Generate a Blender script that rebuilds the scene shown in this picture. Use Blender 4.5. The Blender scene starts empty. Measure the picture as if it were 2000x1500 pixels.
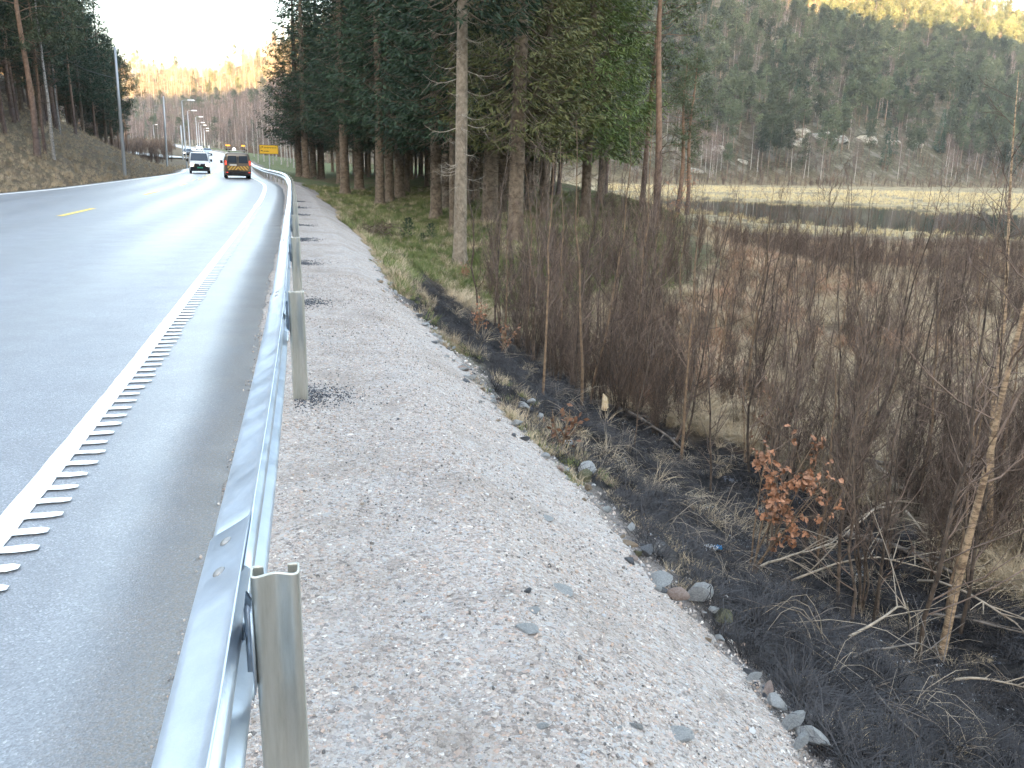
import bpy, math, random
import numpy as np
from mathutils import Vector, Matrix

# ---------------------------------------------------------------- camera, sky, sun, exposure
S = bpy.context.scene
COL = S.collection
HC = 1.62                                   # eye height above the road
PITCH, ROLL = math.radians(15.04), math.radians(1.43)
R0 = Vector((1, 0, 0)); FW = Vector((0, math.cos(PITCH), -math.sin(PITCH))); U0 = Vector((0, math.sin(PITCH), math.cos(PITCH)))
RT = R0 * math.cos(ROLL) + U0 * math.sin(ROLL); UP = U0 * math.cos(ROLL) - R0 * math.sin(ROLL)
cam = bpy.data.cameras.new("camera"); camo = bpy.data.objects.new("camera", cam); COL.objects.link(camo)
M = Matrix.Identity(4)
for i in range(3):
    M[i][0] = RT[i]; M[i][1] = UP[i]; M[i][2] = -FW[i]
M[2][3] = HC
camo.matrix_world = M
cam.sensor_width = 36.0; cam.lens = 36.0 * 1600 / 2000; cam.clip_start = .05; cam.clip_end = 6000
S.camera = camo

SUN_EL, SUN_STRENGTH, SKY_STRENGTH, EXPOSURE = 7.0, 5.0, 0.15, 3.78
world = bpy.data.worlds.new("World"); S.world = world; world.use_nodes = True
nt = world.node_tree; nt.nodes.clear()
sky = nt.nodes.new("ShaderNodeTexSky"); sky.sky_type = 'NISHITA'; sky.sun_disc = False
sky.sun_elevation = math.radians(SUN_EL); sky.sun_rotation = math.radians(180 + 8)
sky.air_density = 1.0; sky.dust_density = 2.5; sky.ozone_density = 1.0; sky.altitude = 30
hs = nt.nodes.new("ShaderNodeHueSaturation"); hs.inputs['Saturation'].default_value = .70
bg = nt.nodes.new("ShaderNodeBackground"); bg.inputs[1].default_value = SKY_STRENGTH
wo = nt.nodes.new("ShaderNodeOutputWorld")
nt.links.new(sky.outputs[0], hs.inputs['Color']); nt.links.new(hs.outputs[0], bg.inputs[0]); nt.links.new(bg.outputs[0], wo.inputs[0])
sun = bpy.data.lights.new("sun", 'SUN'); sun.energy = SUN_STRENGTH; sun.angle = math.radians(.5); sun.color = (1, .62, .21)
suno = bpy.data.objects.new("sun", sun); COL.objects.link(suno)
_az = math.radians(8)                       # the sun stands low behind the camera, a little to its left
sd = Vector((-math.sin(_az) * math.cos(math.radians(SUN_EL)), -math.cos(_az) * math.cos(math.radians(SUN_EL)), math.sin(math.radians(SUN_EL))))
suno.rotation_euler = sd.to_track_quat('Z', 'Y').to_euler()
S.view_settings.view_transform = 'Standard'; S.view_settings.look = 'None'
S.view_settings.exposure = EXPOSURE; S.view_settings.gamma = 1.0; S.view_settings.use_curve_mapping = False
S.cycles.max_bounces = 5; S.cycles.diffuse_bounces = 2; S.cycles.glossy_bounces = 2; S.cycles.transparent_max_bounces = 8
S.cycles.use_denoising = True

# ---------------------------------------------------------------- helpers
rng = np.random.default_rng(7); random.seed(7)

def smooth(a, b, x):
    t = np.clip((np.asarray(x, float) - a) / (b - a), 0, 1); return t * t * (3 - 2 * t)

def vnoise(x, y, seed=0):
    x = np.asarray(x, float); y = np.asarray(y, float)
    xi = np.floor(x).astype(np.int64); yi = np.floor(y).astype(np.int64); fx = x - xi; fy = y - yi
    fx = fx * fx * (3 - 2 * fx); fy = fy * fy * (3 - 2 * fy)
    def h(a, b):
        n = (a * 374761393 + b * 668265263 + seed * 1442695041) & 0xffffffff
        n = ((n ^ (n >> 13)) * 1274126177) & 0xffffffff
        return ((n ^ (n >> 16)) & 0xffff) / 65535.0
    return (h(xi, yi) * (1 - fx) + h(xi + 1, yi) * fx) * (1 - fy) + (h(xi, yi + 1) * (1 - fx) + h(xi + 1, yi + 1) * fx) * fy

def fbm(x, y, sc, seed=0, o=4):
    r = 0; a = .5
    for k in range(o):
        r = r + a * (vnoise(np.asarray(x) / sc, np.asarray(y) / sc, seed + k) - .5); sc /= 2.03; a *= .55
    return r * 2

def polyline(P, step):
    P = np.array(P, float); out = []
    Q = np.vstack([2 * P[0] - P[1], P, 2 * P[-1] - P[-2]])
    for i in range(1, len(Q) - 2):
        n = max(2, int(np.hypot(*(Q[i + 1] - Q[i])[:2]) / (step / 3)))
        for t in np.linspace(0, 1, n, endpoint=False):
            a, b, c, d = Q[i - 1], Q[i], Q[i + 1], Q[i + 2]
            # centripetal-ish: tangents scaled by chord length
            l1 = np.linalg.norm(c - b); m1 = (c - a) / (np.linalg.norm(c - b) + np.linalg.norm(b - a)) * l1
            m2 = (d - b) / (np.linalg.norm(d - c) + np.linalg.norm(c - b)) * l1
            t2, t3 = t * t, t * t * t
            out.append((2 * t3 - 3 * t2 + 1) * b + (t3 - 2 * t2 + t) * m1 + (-2 * t3 + 3 * t2) * c + (t3 - t2) * m2)
    out.append(Q[-2]); out = np.array(out)
    L = np.r_[0, np.cumsum(np.hypot(*np.diff(out[:, :2], axis=0).T))]
    T = np.arange(0, L[-1], step)
    return np.column_stack([np.interp(T, L, out[:, k]) for k in range(out.shape[1])]), T

# line of the guardrail posts (x, y), metres
RAILC = [(2.5, -10.5), (1.2, -5.5), (.47, -2.6), (-.478, 1.50), (-1.455, 5.42), (-2.56, 9.62), (-3.69, 13.9), (-4.66, 17.6), (-6.5, 24.5), (-9.75, 36.5), (-14.05, 51.2), (-17.35, 60.8), (-21.1, 70.9), (-31.8, 102.7), (-43.7, 138), (-58, 172), (-82, 232), (-110, 294), (-141, 354), (-178, 410), (-225, 470)]
RP, RTT = polyline(RAILC, .5)
RTAN = np.gradient(RP, axis=0); RTAN /= np.linalg.norm(RTAN, axis=1)[:, None]
T0 = RTT[np.argmin(np.hypot(RP[:, 0] + .485, RP[:, 1] - 1.5))]      # post nearest the camera
LEFTC = [(-15.2, -12), (-17.4, 10), (-18.9, 24), (-19.95, 32.3), (-21.3, 39.6), (-25.8, 57.2), (-29.6, 72), (-34.2, 86.6), (-40.3, 103), (-51.5, 139), (-65.5, 174), (-89, 235), (-117.5, 298), (-148, 359), (-185, 416), (-231, 477)]
LP, LTT = polyline(LEFTC, .5)
LTAN = np.gradient(LP, axis=0); LTAN /= np.linalg.norm(LTAN, axis=1)[:, None]

def st_of(X, Y, PP, TT, TAN):
    """signed offset (right positive) and distance along a polyline"""
    X = np.atleast_1d(np.asarray(X, float)).ravel(); Y = np.atleast_1d(np.asarray(Y, float)).ravel()
    s = np.empty(len(X)); t = np.empty(len(X)); C = PP[::4]
    for a in range(0, len(X), 20000):
        x = X[a:a + 20000, None]; y = Y[a:a + 20000, None]
        k = np.argmin((x - C[None, :, 0]) ** 2 + (y - C[None, :, 1]) ** 2, axis=1) * 4
        best = np.full(len(k), 1e18); bk = k.copy()
        for o in range(-4, 5):
            kk = np.clip(k + o, 0, len(PP) - 1)
            d = (x[:, 0] - PP[kk, 0]) ** 2 + (y[:, 0] - PP[kk, 1]) ** 2
            m = d < best; best[m] = d[m]; bk[m] = kk[m]
        dx = x[:, 0] - PP[bk, 0]; dy = y[:, 0] - PP[bk, 1]
        s[a:a + 20000] = dx * TAN[bk, 1] - dy * TAN[bk, 0]
        t[a:a + 20000] = TT[bk] + dx * TAN[bk, 0] + dy * TAN[bk, 1]
    return s, t

ZT = np.interp
def road_z(Y):
    return np.interp(Y, [-100, 118, 130, 142, 156, 172, 190, 232, 294, 354, 470], [0, 0, .12, .45, 1.05, 1.85, 2.2, 2.85, 4.05, 5.8, 10])

def shoulder_edge(t):
    return 1.58 + .22 * smooth(6, 2, np.asarray(t) - T0) + .16 * np.sin(t * .41 + 1) * smooth(3, 12, t - T0) + .22 * fbm(t, t * 0, 2.3, 5) + .10 * fbm(t, t * 0 + 9, .6, 6)

def shoulder_z(s):
    s = np.asarray(s, float)
    return -.02 * s - .50 * np.maximum(0, s - .85) ** 1.25 / (.35 + np.maximum(0, s - .85)) ** .25

def water_mask(X, Y):
    w = fbm(X, Y, 9, 31) * 7
    near = 64 - (X - 27) * .62 + w; near = np.where(X > 45, 53 - (X - 45) * .1 + w, near)
    far = 116 - (X - 37) * .42 + w * .8; far = np.where(X > 70, 102 + w * .8, far)
    m = smooth(-1.5, 2.5, Y - near) * smooth(-1.5, 2.5, far - Y) * smooth(14, 24, X + w)
    isl = (fbm(X * .42, Y * 1.5, 7, 77) > .42) & ((Y > far - 16) | (Y < near + 1.5))     # reed islets
    m = np.where(isl, 0, m)
    n2 = smooth(-1, 1.5, Y - (47 + w * .5)) * smooth(-1, 1.5, (53.5 - (X - 30) * .05 + w * .35) - Y) * smooth(25, 30, X + w * .6)
    return np.maximum(m, n2)

def ground_fields(X, Y):
    X = np.asarray(X, float).ravel(); Y = np.asarray(Y, float).ravel()
    s, t = st_of(X, Y, RP, RTT, RTAN); l, lt = st_of(X, Y, LP, LTT, LTAN); l = -l       # l>0: left of the left edge line
    r = np.hypot(X, Y)
    # ---- right side base level
    fmask = smooth(-3.5, 3.5, np.minimum(.20 * Y + 1.2, 10.5 - .09 * (Y - 46)) - X) * smooth(12, 30, Y)
    floor_ = np.interp(Y, [10, 24, 32, 42, 55, 75, 120, 300], [-2.0, -1.25, -.85, -.65, -.35, 0.0, .0, .3])
    marsh = -2.38 + .30 * fbm(X, Y, 3.1, 3) + .16 * fbm(X, Y, .8, 4, 3) + .75 * np.exp(-((X - 8.5) / 4.0) ** 2 - ((Y - 29) / 6.5) ** 2) + .5 * np.exp(-((X - 4.2) / 1.4) ** 2 - ((Y - 27) / 3) ** 2) + .45 * np.exp(-((X - 5.5) / 1.3) ** 2 - ((Y - 8.5) / .8) ** 2)
    marsh = marsh * 1.0 - .08 * smooth(40, 60, Y)
    base = marsh * (1 - fmask) + (floor_ + .14 * fbm(X, Y, 2.2, 8) + .05 * fbm(X, Y, .5, 9, 2)) * fmask
    wm = water_mask(X, Y); base = base * (1 - wm) + wm * (-3.3)
    reedflat = smooth(60, 70, Y) * (1 - fmask)
    base = np.where(reedflat > 0, base * (1 - reedflat) + reedflat * np.where(wm > .02, base, -2.44 + .05 * fbm(X, Y, 4, 12)), base)
    # ---- embankment below the gravel
    se = shoulder_edge(t)
    ze = shoulder_z(se)
    bank = ze - .05 - .58 * (s - se) + .17 * fbm(X * .8 + Y * .6, Y * .8 - X * .6, 1.1, 21, 5) * smooth(0, .6, s - se) + .06 * fbm(X, Y, .32, 22, 3) * smooth(0, .3, s - se)
    ditch = -.25 * np.exp(-((s - 5.2) / 1.1) ** 2) * smooth(12, 20, Y)
    k = 6.0
    rz = np.logaddexp(bank * k, (base + ditch) * k) / k
    zr = road_z(np.interp(t, RTT, RP[:, 1]))
    fade = smooth(115, 170, Y)
    rz = np.where(s < se, shoulder_z(np.minimum(s, se)) - .10, rz) + zr * smooth(30, 3, s)
    # ---- left bank
    lz = .40 * np.maximum(0, l - 1.3) ** 1.08
    lz = 26 * np.tanh(lz / 26)
    hm = np.maximum(smooth(122, 82, Y), smooth(0, 14, -.475 * Y - X) * smooth(175, 130, Y))
    side = .04 * np.maximum(0, l - 1) ** .8
    lz = (lz * hm + side * (1 - hm)) * smooth(.7, 2.2, l) - .10 + .25 * fbm(X, Y, 3, 41) * smooth(1.5, 4, l) + .09 * fbm(X, Y, .7, 42, 3) * smooth(1.2, 2, l)
    lz = lz + zr * smooth(60, 5, l)
    z = np.where(s > -.45, rz, np.where(l > .45, lz, -.12 + zr))
    # ---- hills
    yb = np.where(X > 20, 187 + .66 * X, 200 - 1.16 * (X - 20))
    yb = yb + 10 * fbm(X, Y * 0, 60, 51)
    d = (Y - yb) * .83
    w = smooth(-.30, -.02, X / np.maximum(Y, 1))
    right_h = .58 * np.maximum(0, d); right_h = 235 * np.tanh(right_h / 235)
    ctr = .27 * np.maximum(0, d); ctr = 44 * np.tanh(ctr / 44) + .34 * np.maximum(0, Y - 640 - .25 * X); ctr = np.minimum(ctr, 56 + 10 * np.tanh((ctr - 56) / 10))
    ctr = ctr + 26 * smooth(-.36, -.20, X / np.maximum(Y, 1)) * smooth(0, 180, d)
    hh = right_h * w + ctr * (1 - w)
    hh = hh * (1 + .22 * fbm(X, Y, 90, 52) + .05 * fbm(X, Y, 22, 53)) + 1.6 * fbm(X, Y, 14, 54) * smooth(5, 40, d)
    z = z + np.where(Y > 0, hh, 0)
    # ---- the mountain behind the camera that keeps the valley in shade
    b = np.maximum(0, -Y - 130)
    z = z + np.where(Y < -130, (184 + .075 * X) * smooth(0, 300, b) * (1 + .05 * np.sin(X / 160.) ) * smooth(0, 1, 1), 0)
    # ---- colour masks
    gravel = smooth(.6, -.1, s - se) * (s > -1) * 1.0
    gravel = np.maximum(gravel, (l < .9) * (l > -3) * 0.8 * (s < -1))
    nb = fbm(X, Y, 1.7, 61)
    toe = s - se
    burnt = smooth(-.02, .25, toe + nb * .45) * smooth(.6, -.6, s + nb * 1.3 - np.interp(Y, [3, 8, 10, 13, 20], [8, 6.6, 6.6, 5.0, 4.6])) * smooth(21, 15.5, Y + nb * 2) * (s > 0)
    burnt = np.maximum(burnt, smooth(.5, .2, np.abs(s - 3.1 - nb)) * smooth(25, 19, Y + nb * 3) * (s > 0) * .9)
    grass = fmask * smooth(.2, .8, toe) * (1 - burnt) * (1 - .55 * smooth(.05, .35, fbm(X, Y, 2.6, 63)))
    grass = np.maximum(grass, smooth(.0, .3, toe) * smooth(1.3, .8, toe + nb * .4) * smooth(4.5, 8, Y) * .8 * (1 - burnt * .6))
    grass = np.maximum(grass, (l > .9) * .18 * (1 - smooth(8, 20, l)))
    grass = np.where((Y > 80) & (d < -12) & (s > 2) & (X < 8), 1, grass) * smooth(4, -8, d)
    hill = smooth(-6, 10, d)
    straw = smooth(49 + .04 * X, 58, Y) * (1 - fmask) * (1 - hill) * (s > 3)
    return z, dict(gravel=gravel, burnt=burnt, grass=grass, hill=hill, straw=straw, s=s, t=t, l=l, d=d, water=wm, forest=fmask)

def gz(x, y):
    return float(ground_fields([x], [y])[0][0])

def ray(px, py):
    """view direction through a point of the 2000 x 1500 photograph, used to find where things stand on the ground"""
    d = FW * 1600 + RT * (px - 1000) - UP * (py - 750); return d / d.y

_ys = np.concatenate([np.arange(1.2, 20, .05), np.arange(20, 120, .25), np.arange(120, 700, 1.0)])
def hit(px, py, dz=0.0):
    d = ray(px, py); X = d.x * _ys; Z = HC + d.z * _ys
    g = ground_fields(X, _ys)[0] + dz
    k = np.nonzero(Z <= g)[0]
    if len(k) == 0: return None
    k = k[0]; return float(X[k]), float(_ys[k]), float(g[k] - dz)

# ---- objects
def mesh_from(name, V, Q=None, Tr=None, mats=None, smooth_=True, mi=None):
    me = bpy.data.meshes.new(name); V = np.asarray(V, np.float32).reshape(-1, 3)
    Q = np.zeros((0, 4), np.int32) if Q is None or len(Q) == 0 else np.asarray(Q, np.int32).reshape(-1, 4)
    Tr = np.zeros((0, 3), np.int32) if Tr is None or len(Tr) == 0 else np.asarray(Tr, np.int32).reshape(-1, 3)
    me.vertices.add(len(V)); me.vertices.foreach_set("co", V.ravel())
    nl = len(Q) * 4 + len(Tr) * 3; me.loops.add(nl)
    me.loops.foreach_set("vertex_index", np.concatenate([Q.ravel(), Tr.ravel()]))
    me.polygons.add(len(Q) + len(Tr))
    st = np.concatenate([np.arange(len(Q)) * 4, len(Q) * 4 + np.arange(len(Tr)) * 3]); tot = np.r_[np.full(len(Q), 4), np.full(len(Tr), 3)]
    me.polygons.foreach_set("loop_start", st.astype(np.int32)); me.polygons.foreach_set("loop_total", tot.astype(np.int32))
    me.polygons.foreach_set("use_smooth", np.full(len(tot), bool(smooth_)))
    for m in (mats or []): me.materials.append(m)
    if mi is not None: me.polygons.foreach_set("material_index", np.asarray(mi, np.int32))
    me.update(calc_edges=True)
    return me

class G:
    """geometry collector: everything added becomes one mesh"""
    def __init__(s): s.V = []; s.Q = []; s.T = []; s.n = 0; s.mq = []; s.mt = []; s.m = 0
    def add(s, V, Q=None, T=None):
        V = np.asarray(V, float).reshape(-1, 3)
        if Q is not None and len(Q): s.Q.append(np.asarray(Q) + s.n); s.mq += [s.m] * len(Q)
        if T is not None and len(T): s.T.append(np.asarray(T) + s.n); s.mt += [s.m] * len(T)
        s.V.append(V); s.n += len(V)
    def tube(s, P, R, n=5, cap=True):
        P = np.asarray(P, float); R = np.asarray(R, float) * np.ones(len(P))
        tg = np.gradient(P, axis=0); tg /= (np.linalg.norm(tg, axis=1)[:, None] + 1e-9)
        ref = np.array([0, 0, 1.]) if abs(tg[0][2]) < .8 else np.array([1., 0, 0])
        u = np.cross(tg, ref); u /= (np.linalg.norm(u, axis=1)[:, None] + 1e-9); v = np.cross(tg, u)
        a = np.arange(n) * 2 * np.pi / n
        V = (P[:, None] + R[:, None, None] * (np.cos(a)[None, :, None] * u[:, None] + np.sin(a)[None, :, None] * v[:, None])).reshape(-1, 3)
        i = np.arange(len(P) - 1)[:, None] * n; j = np.arange(n)[None]; k = (j + 1) % n
        Q = np.stack([i + j, i + k, i + n + k, i + n + j], -1).reshape(-1, 4)
        s.add(V, Q)
        if cap and n > 3:
            e = len(V) - n; s.T.append(np.array([[e, e + q, e + q + 1] for q in range(1, n - 1)]) + s.n - len(V)); s.mt += [s.m] * (n - 2)
    def box(s, c, d, R=None, taper=1.0):
        x, y, z = [q / 2 for q in d]
        V = np.array([(-x, -y, -z), (x, -y, -z), (x, y, -z), (-x, y, -z), (-x * taper, -y * taper, z), (x * taper, -y * taper, z), (x * taper, y * taper, z), (-x * taper, y * taper, z)])
        if R is not None: V = V @ np.asarray(R).T
        s.add(V + np.asarray(c), [(0, 3, 2, 1), (4, 5, 6, 7), (0, 1, 5, 4), (1, 2, 6, 5), (2, 3, 7, 6), (3, 0, 4, 7)])
    def prism(s, prof, y0, y1, axis='y'):
        """closed outline (x,z) extruded along y"""
        prof = np.asarray(prof, float); n = len(prof)
        A = np.column_stack([prof[:, 0], np.full(n, y0), prof[:, 1]]); B = np.column_stack([prof[:, 0], np.full(n, y1), prof[:, 1]])
        j = np.arange(n); k = (j + 1) % n
        s.add(np.vstack([A, B]), np.column_stack([j, k, k + n, j + n]), [(0, q + 1, q) for q in range(1, n - 1)] + [(n, n + q, n + q + 1) for q in range(1, n - 1)])
    def mesh(s, name, mats, smooth_=True):
        mats = mats if isinstance(mats, (list, tuple)) else [mats]
        Q = np.vstack(s.Q) if s.Q else None; T = np.vstack(s.T) if s.T else None
        return mesh_from(name, np.vstack(s.V), Q, T, mats, smooth_, s.mq + s.mt)
    def obj(s, name, mats, parent=None, smooth_=True, **k):
        return link(name, s.mesh(name, mats, smooth_), parent, **k)

def link(name, me, parent=None, label=None, cat=None, group=None, kind=None, loc=None):
    o = bpy.data.objects.new(name, me); COL.objects.link(o)
    if parent: o.parent = parent
    if loc is not None: o.location = loc
    tag(o, label, cat, group, kind); return o
def tag(o, label=None, cat=None, group=None, kind=None):
    if label: o['label'] = label
    if cat: o['category'] = cat
    if group: o['group'] = group
    if kind: o['kind'] = kind
    return o
def empty(name, loc, label=None, cat=None, group=None, rz=0):
    o = bpy.data.objects.new(name, None); COL.objects.link(o); o.location = loc; o.rotation_euler = (0, 0, rz); o.empty_display_size = .2
    return tag(o, label, cat, group)
def copy_tree(o, loc=None, rot=None, scl=None, label=None, group=None):
    c = o.copy(); COL.objects.link(c)
    for k in o.children:
        q = k.copy(); COL.objects.link(q); q.parent = c
        for k2 in k.children:
            q2 = k2.copy(); COL.objects.link(q2); q2.parent = q
    if loc is not None: c.location = loc
    if rot is not None: c.rotation_euler = rot
    if scl is not None: c.scale = scl if hasattr(scl, '__len__') else (scl,) * 3
    if label: c['label'] = label
    if group: c['group'] = group
    return c

def scatter(name, protos, P, rot, scl, idx, **k):
    """many uncountable small pieces (grass, twigs, gravel): one object, instanced by geometry nodes"""
    P = np.asarray(P, np.float32); me = bpy.data.meshes.new(name); me.vertices.add(len(P)); me.vertices.foreach_set("co", P.ravel())
    scl = np.asarray(scl, np.float32); scl = np.repeat(scl[:, None], 3, 1) if scl.ndim == 1 else scl
    for n, ty, v in (("rot", 'FLOAT_VECTOR', rot), ("scl", 'FLOAT_VECTOR', scl)):
        a = me.attributes.new(n, ty, 'POINT'); a.data.foreach_set("vector", np.asarray(v, np.float32).ravel())
    a = me.attributes.new("idx", 'INT', 'POINT'); a.data.foreach_set("value", np.asarray(idx, np.int32))
    c = bpy.data.collections.new(name + "_kit")
    for i, m in enumerate(protos):
        c.objects.link(bpy.data.objects.new("%s_piece.%03d" % (name, i), m))
    o = link(name, me, **k)
    ng = bpy.data.node_groups.new(name + "_spread", 'GeometryNodeTree')
    ng.interface.new_socket("Geometry", in_out='INPUT', socket_type='NodeSocketGeometry'); ng.interface.new_socket("Geometry", in_out='OUTPUT', socket_type='NodeSocketGeometry')
    N = ng.nodes; gi = N.new('NodeGroupInput'); go = N.new('NodeGroupOutput'); ip = N.new('GeometryNodeInstanceOnPoints'); ci = N.new('GeometryNodeCollectionInfo')
    ci.inputs['Collection'].default_value = c; ci.inputs['Separate Children'].default_value = True; ci.inputs['Reset Children'].default_value = True
    def na(n, ty):
        q = N.new('GeometryNodeInputNamedAttribute'); q.data_type = ty; q.inputs[0].default_value = n; return q.outputs['Attribute']
    L = ng.links
    L.new(gi.outputs[0], ip.inputs['Points']); L.new(ci.outputs[0], ip.inputs['Instance']); ip.inputs['Pick Instance'].default_value = True
    L.new(na("idx", 'INT'), ip.inputs['Instance Index']); L.new(na("rot", 'FLOAT_VECTOR'), ip.inputs['Rotation']); L.new(na("scl", 'FLOAT_VECTOR'), ip.inputs['Scale'])
    L.new(ip.outputs[0], go.inputs[0])
    mo = o.modifiers.new("spread", 'NODES'); mo.node_group = ng
    return o

# ---- materials
def lin(h):
    h = h.lstrip('#'); v = [int(h[i:i + 2], 16) / 255 for i in (0, 2, 4)]
    return tuple([c / 12.92 if c < .04045 else ((c + .055) / 1.055) ** 2.4 for c in v]) + (1,)
def C4(c): return tuple(c) + (1,) if len(c) == 3 else tuple(c)
class Mat:
    def __init__(s, name, base=(.5, .5, .5), rough=.8, metal=0, spec=.3):
        s.m = bpy.data.materials.new(name); s.m.use_nodes = True; s.t = s.m.node_tree; s.b = s.t.nodes['Principled BSDF']
        s.b.inputs['Base Color'].default_value = C4(base); s.b.inputs['Roughness'].default_value = rough
        s.b.inputs['Metallic'].default_value = metal; s.b.inputs['Specular IOR Level'].default_value = spec
        s.co = None
    def n(s, t, **k):
        q = s.t.nodes.new(t)
        for a, b in k.items():
            if a in q.inputs: s.set(q.inputs[a], b)
            else: setattr(q, a, b)
        return q
    def set(s, i, v):
        if hasattr(v, 'is_output') or isinstance(v, bpy.types.NodeSocket): s.t.links.new(v, i)
        elif hasattr(v, '__len__') and i.type == 'RGBA': i.default_value = C4(v)
        else: i.default_value = v
    def obj(s):
        return s.n('ShaderNodeTexCoord').outputs['Object']
    def pos(s):
        return s.n('ShaderNodeNewGeometry').outputs['Position']
    def noise(s, scale, detail=4, rough=.6, vec=None, dist=0, out='Fac'):
        q = s.n('ShaderNodeTexNoise'); q.inputs['Scale'].default_value = scale; q.inputs['Detail'].default_value = detail; q.inputs['Roughness'].default_value = rough; q.inputs['Distortion'].default_value = dist
        s.t.links.new(vec or s.pos(), q.inputs['Vector']); return q.outputs[out]
    def voro(s, scale, vec=None, feature='F1'):
        q = s.n('ShaderNodeTexVoronoi', feature=feature); q.inputs['Scale'].default_value = scale
        s.t.links.new(vec or s.pos(), q.inputs['Vector']); return q
    def ramp(s, f, stops, interp='LINEAR'):
        q = s.n('ShaderNodeValToRGB'); e = q.color_ramp.elements; q.color_ramp.interpolation = interp
        while len(e) > 1: e.remove(e[-1])
        e[0].position = stops[0][0]; e[0].color = C4(stops[0][1])
        for p, c in stops[1:]: x = e.new(p); x.color = C4(c)
        s.t.links.new(f, q.inputs[0]); return q.outputs[0]
    def rampf(s, f, a, b, lo=0., hi=1.):
        q = s.n('ShaderNodeMapRange'); s.t.links.new(f, q.inputs[0])
        q.inputs[1].default_value = a; q.inputs[2].default_value = b; q.inputs[3].default_value = lo; q.inputs[4].default_value = hi; return q.outputs[0]
    def mix(s, f, a, b, mode='MIX'):
        q = s.n('ShaderNodeMix', data_type='RGBA', blend_type=mode)
        s.set(q.inputs[0], f); s.set(q.inputs[6], a); s.set(q.inputs[7], b); return q.outputs[2]
    def math(s, op, a, b=0.):
        q = s.n('ShaderNodeMath', operation=op); s.set(q.inputs[0], a); s.set(q.inputs[1], b); return q.outputs[0]
    def attr(s, n):
        return s.n('ShaderNodeAttribute', attribute_name=n).outputs['Fac']
    def rnd(s): return s.n('ShaderNodeObjectInfo').outputs['Random']
    def color(s, c): s.set(s.b.inputs['Base Color'], c); return s
    def inp(s, k, v): s.set(s.b.inputs[k], v); return s
    def bump(s, h, dist=.01, strength=1.0, chain=None):
        q = s.n('ShaderNodeBump'); q.inputs['Distance'].default_value = dist; q.inputs['Strength'].default_value = strength
        s.t.links.new(h, q.inputs['Height'])
        if chain: s.t.links.new(chain, q.inputs['Normal'])
        s.t.links.new(q.outputs[0], s.b.inputs['Normal']); return q.outputs[0]
def two(name, a, b, scale=6, rough=.85, bump=0, spec=.2, vary=0.0, metal=0):
    m = Mat(name, rough=rough, spec=spec, metal=metal); f = m.noise(scale, 5, .65, vec=m.obj())
    c = m.ramp(f, [(.33, a), (.66, b)])
    if vary:
        c = m.mix(1.0, c, m.ramp(m.rnd(), [(0, (1 - vary,) * 3), (1, (1 + vary, 1 + vary * .9, 1 + vary * .8))]), 'MULTIPLY')
    m.color(c)
    if bump: m.bump(f, bump)
    return m.m
# ---------------------------------------------------------------- ground sheet
def attr_f(me, n, v):
    a = me.attributes.new(n, 'FLOAT', 'POINT'); a.data.foreach_set("value", np.asarray(v, np.float32))
ang = np.concatenate([np.radians(np.linspace(-44, 44, 620)), np.radians(np.linspace(45.5, 314.5, 110))])   # 0 = ahead
rad = np.concatenate([[.35, .7], 1.1 * 1.0175 ** np.arange(0, 350), [700, 1000, 1600, 2600]]); rad = np.unique(rad[rad < 2700])
rad = rad[(rad < 480) | (rad > 500)]; rad = np.sort(np.concatenate([rad, np.arange(500, 1150, 12.0)])); rad = np.unique(rad)
AA, RR = np.meshgrid(ang, rad)
GX = (np.sin(AA) * RR).ravel(); GY = (np.cos(AA) * RR).ravel()
GZ, MK = ground_fields(GX, GY)
na_, nr_ = len(ang), len(rad)
i = np.arange(nr_ - 1)[:, None] * na_; j = np.arange(na_)[None]; k2 = (j + 1) % na_
Qg = np.stack([i + j, i + na_ + j, i + na_ + k2, i + k2], -1).reshape(-1, 4)[:, ::-1]
Vg = np.column_stack([GX, GY, GZ]); c0 = len(Vg)
Vg = np.vstack([Vg, [0, 0, gz(0, 0)]]); Tg = [(c0, (q + 1) % na_, q) for q in range(na_)]

m = Mat('ground_soil', rough=.95, spec=.12)
n1 = m.noise(1.3, 6, .65); n2 = m.noise(9, 5, .7); n3 = m.noise(45, 4, .7); n4 = m.noise(.22, 4, .6)
dry = m.ramp(n2, [(.3, (.055, .042, .030)), (.5, (.13, .10, .068)), (.7, (.24, .19, .13))])
dry = m.mix(m.rampf(n1, .45, .62), dry, m.ramp(n3, [(.3, (.075, .048, .035)), (.7, (.15, .10, .075))]))
green = m.ramp(n2, [(.3, (.035, .045, .018)), (.5, (.075, .095, .035)), (.72, (.16, .16, .075))])
green = m.mix(m.rampf(n1, .5, .68), green, m.ramp(n3, [(.3, (.07, .055, .03)), (.7, (.19, .16, .09))]))
burn = m.ramp(n2, [(.3, (.005, .005, .006)), (.52, (.018, .017, .017)), (.8, (.085, .075, .065))])
ash = m.rampf(m.math('MULTIPLY', m.noise(60, 5, .8), m.rampf(m.noise(3, 4, .7), .45, .65)), .42, .52)
burn = m.mix(m.math('MULTIPLY', ash, .55), burn, (.20, .21, .24))
grav = m.ramp(m.noise(70, 3, .8), [(.3, (.12, .10, .09)), (.55, (.27, .25, .235)), (.75, (.42, .39, .37))])
hillc = m.ramp(n1, [(.3, (.03, .03, .02)), (.5, (.075, .068, .042)), (.7, (.16, .145, .10))])
hillc = m.mix(m.rampf(n4, .50, .62), hillc, m.ramp(n2, [(.35, (.055, .05, .04)), (.65, (.24, .22, .18))]))
straw = m.ramp(n2, [(.3, (.17, .135, .075)), (.7, (.40, .33, .20))])
straw = m.mix(m.rampf(m.noise(.35, 4, .6), .5, .6), straw, (.13, .11, .07))
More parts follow.
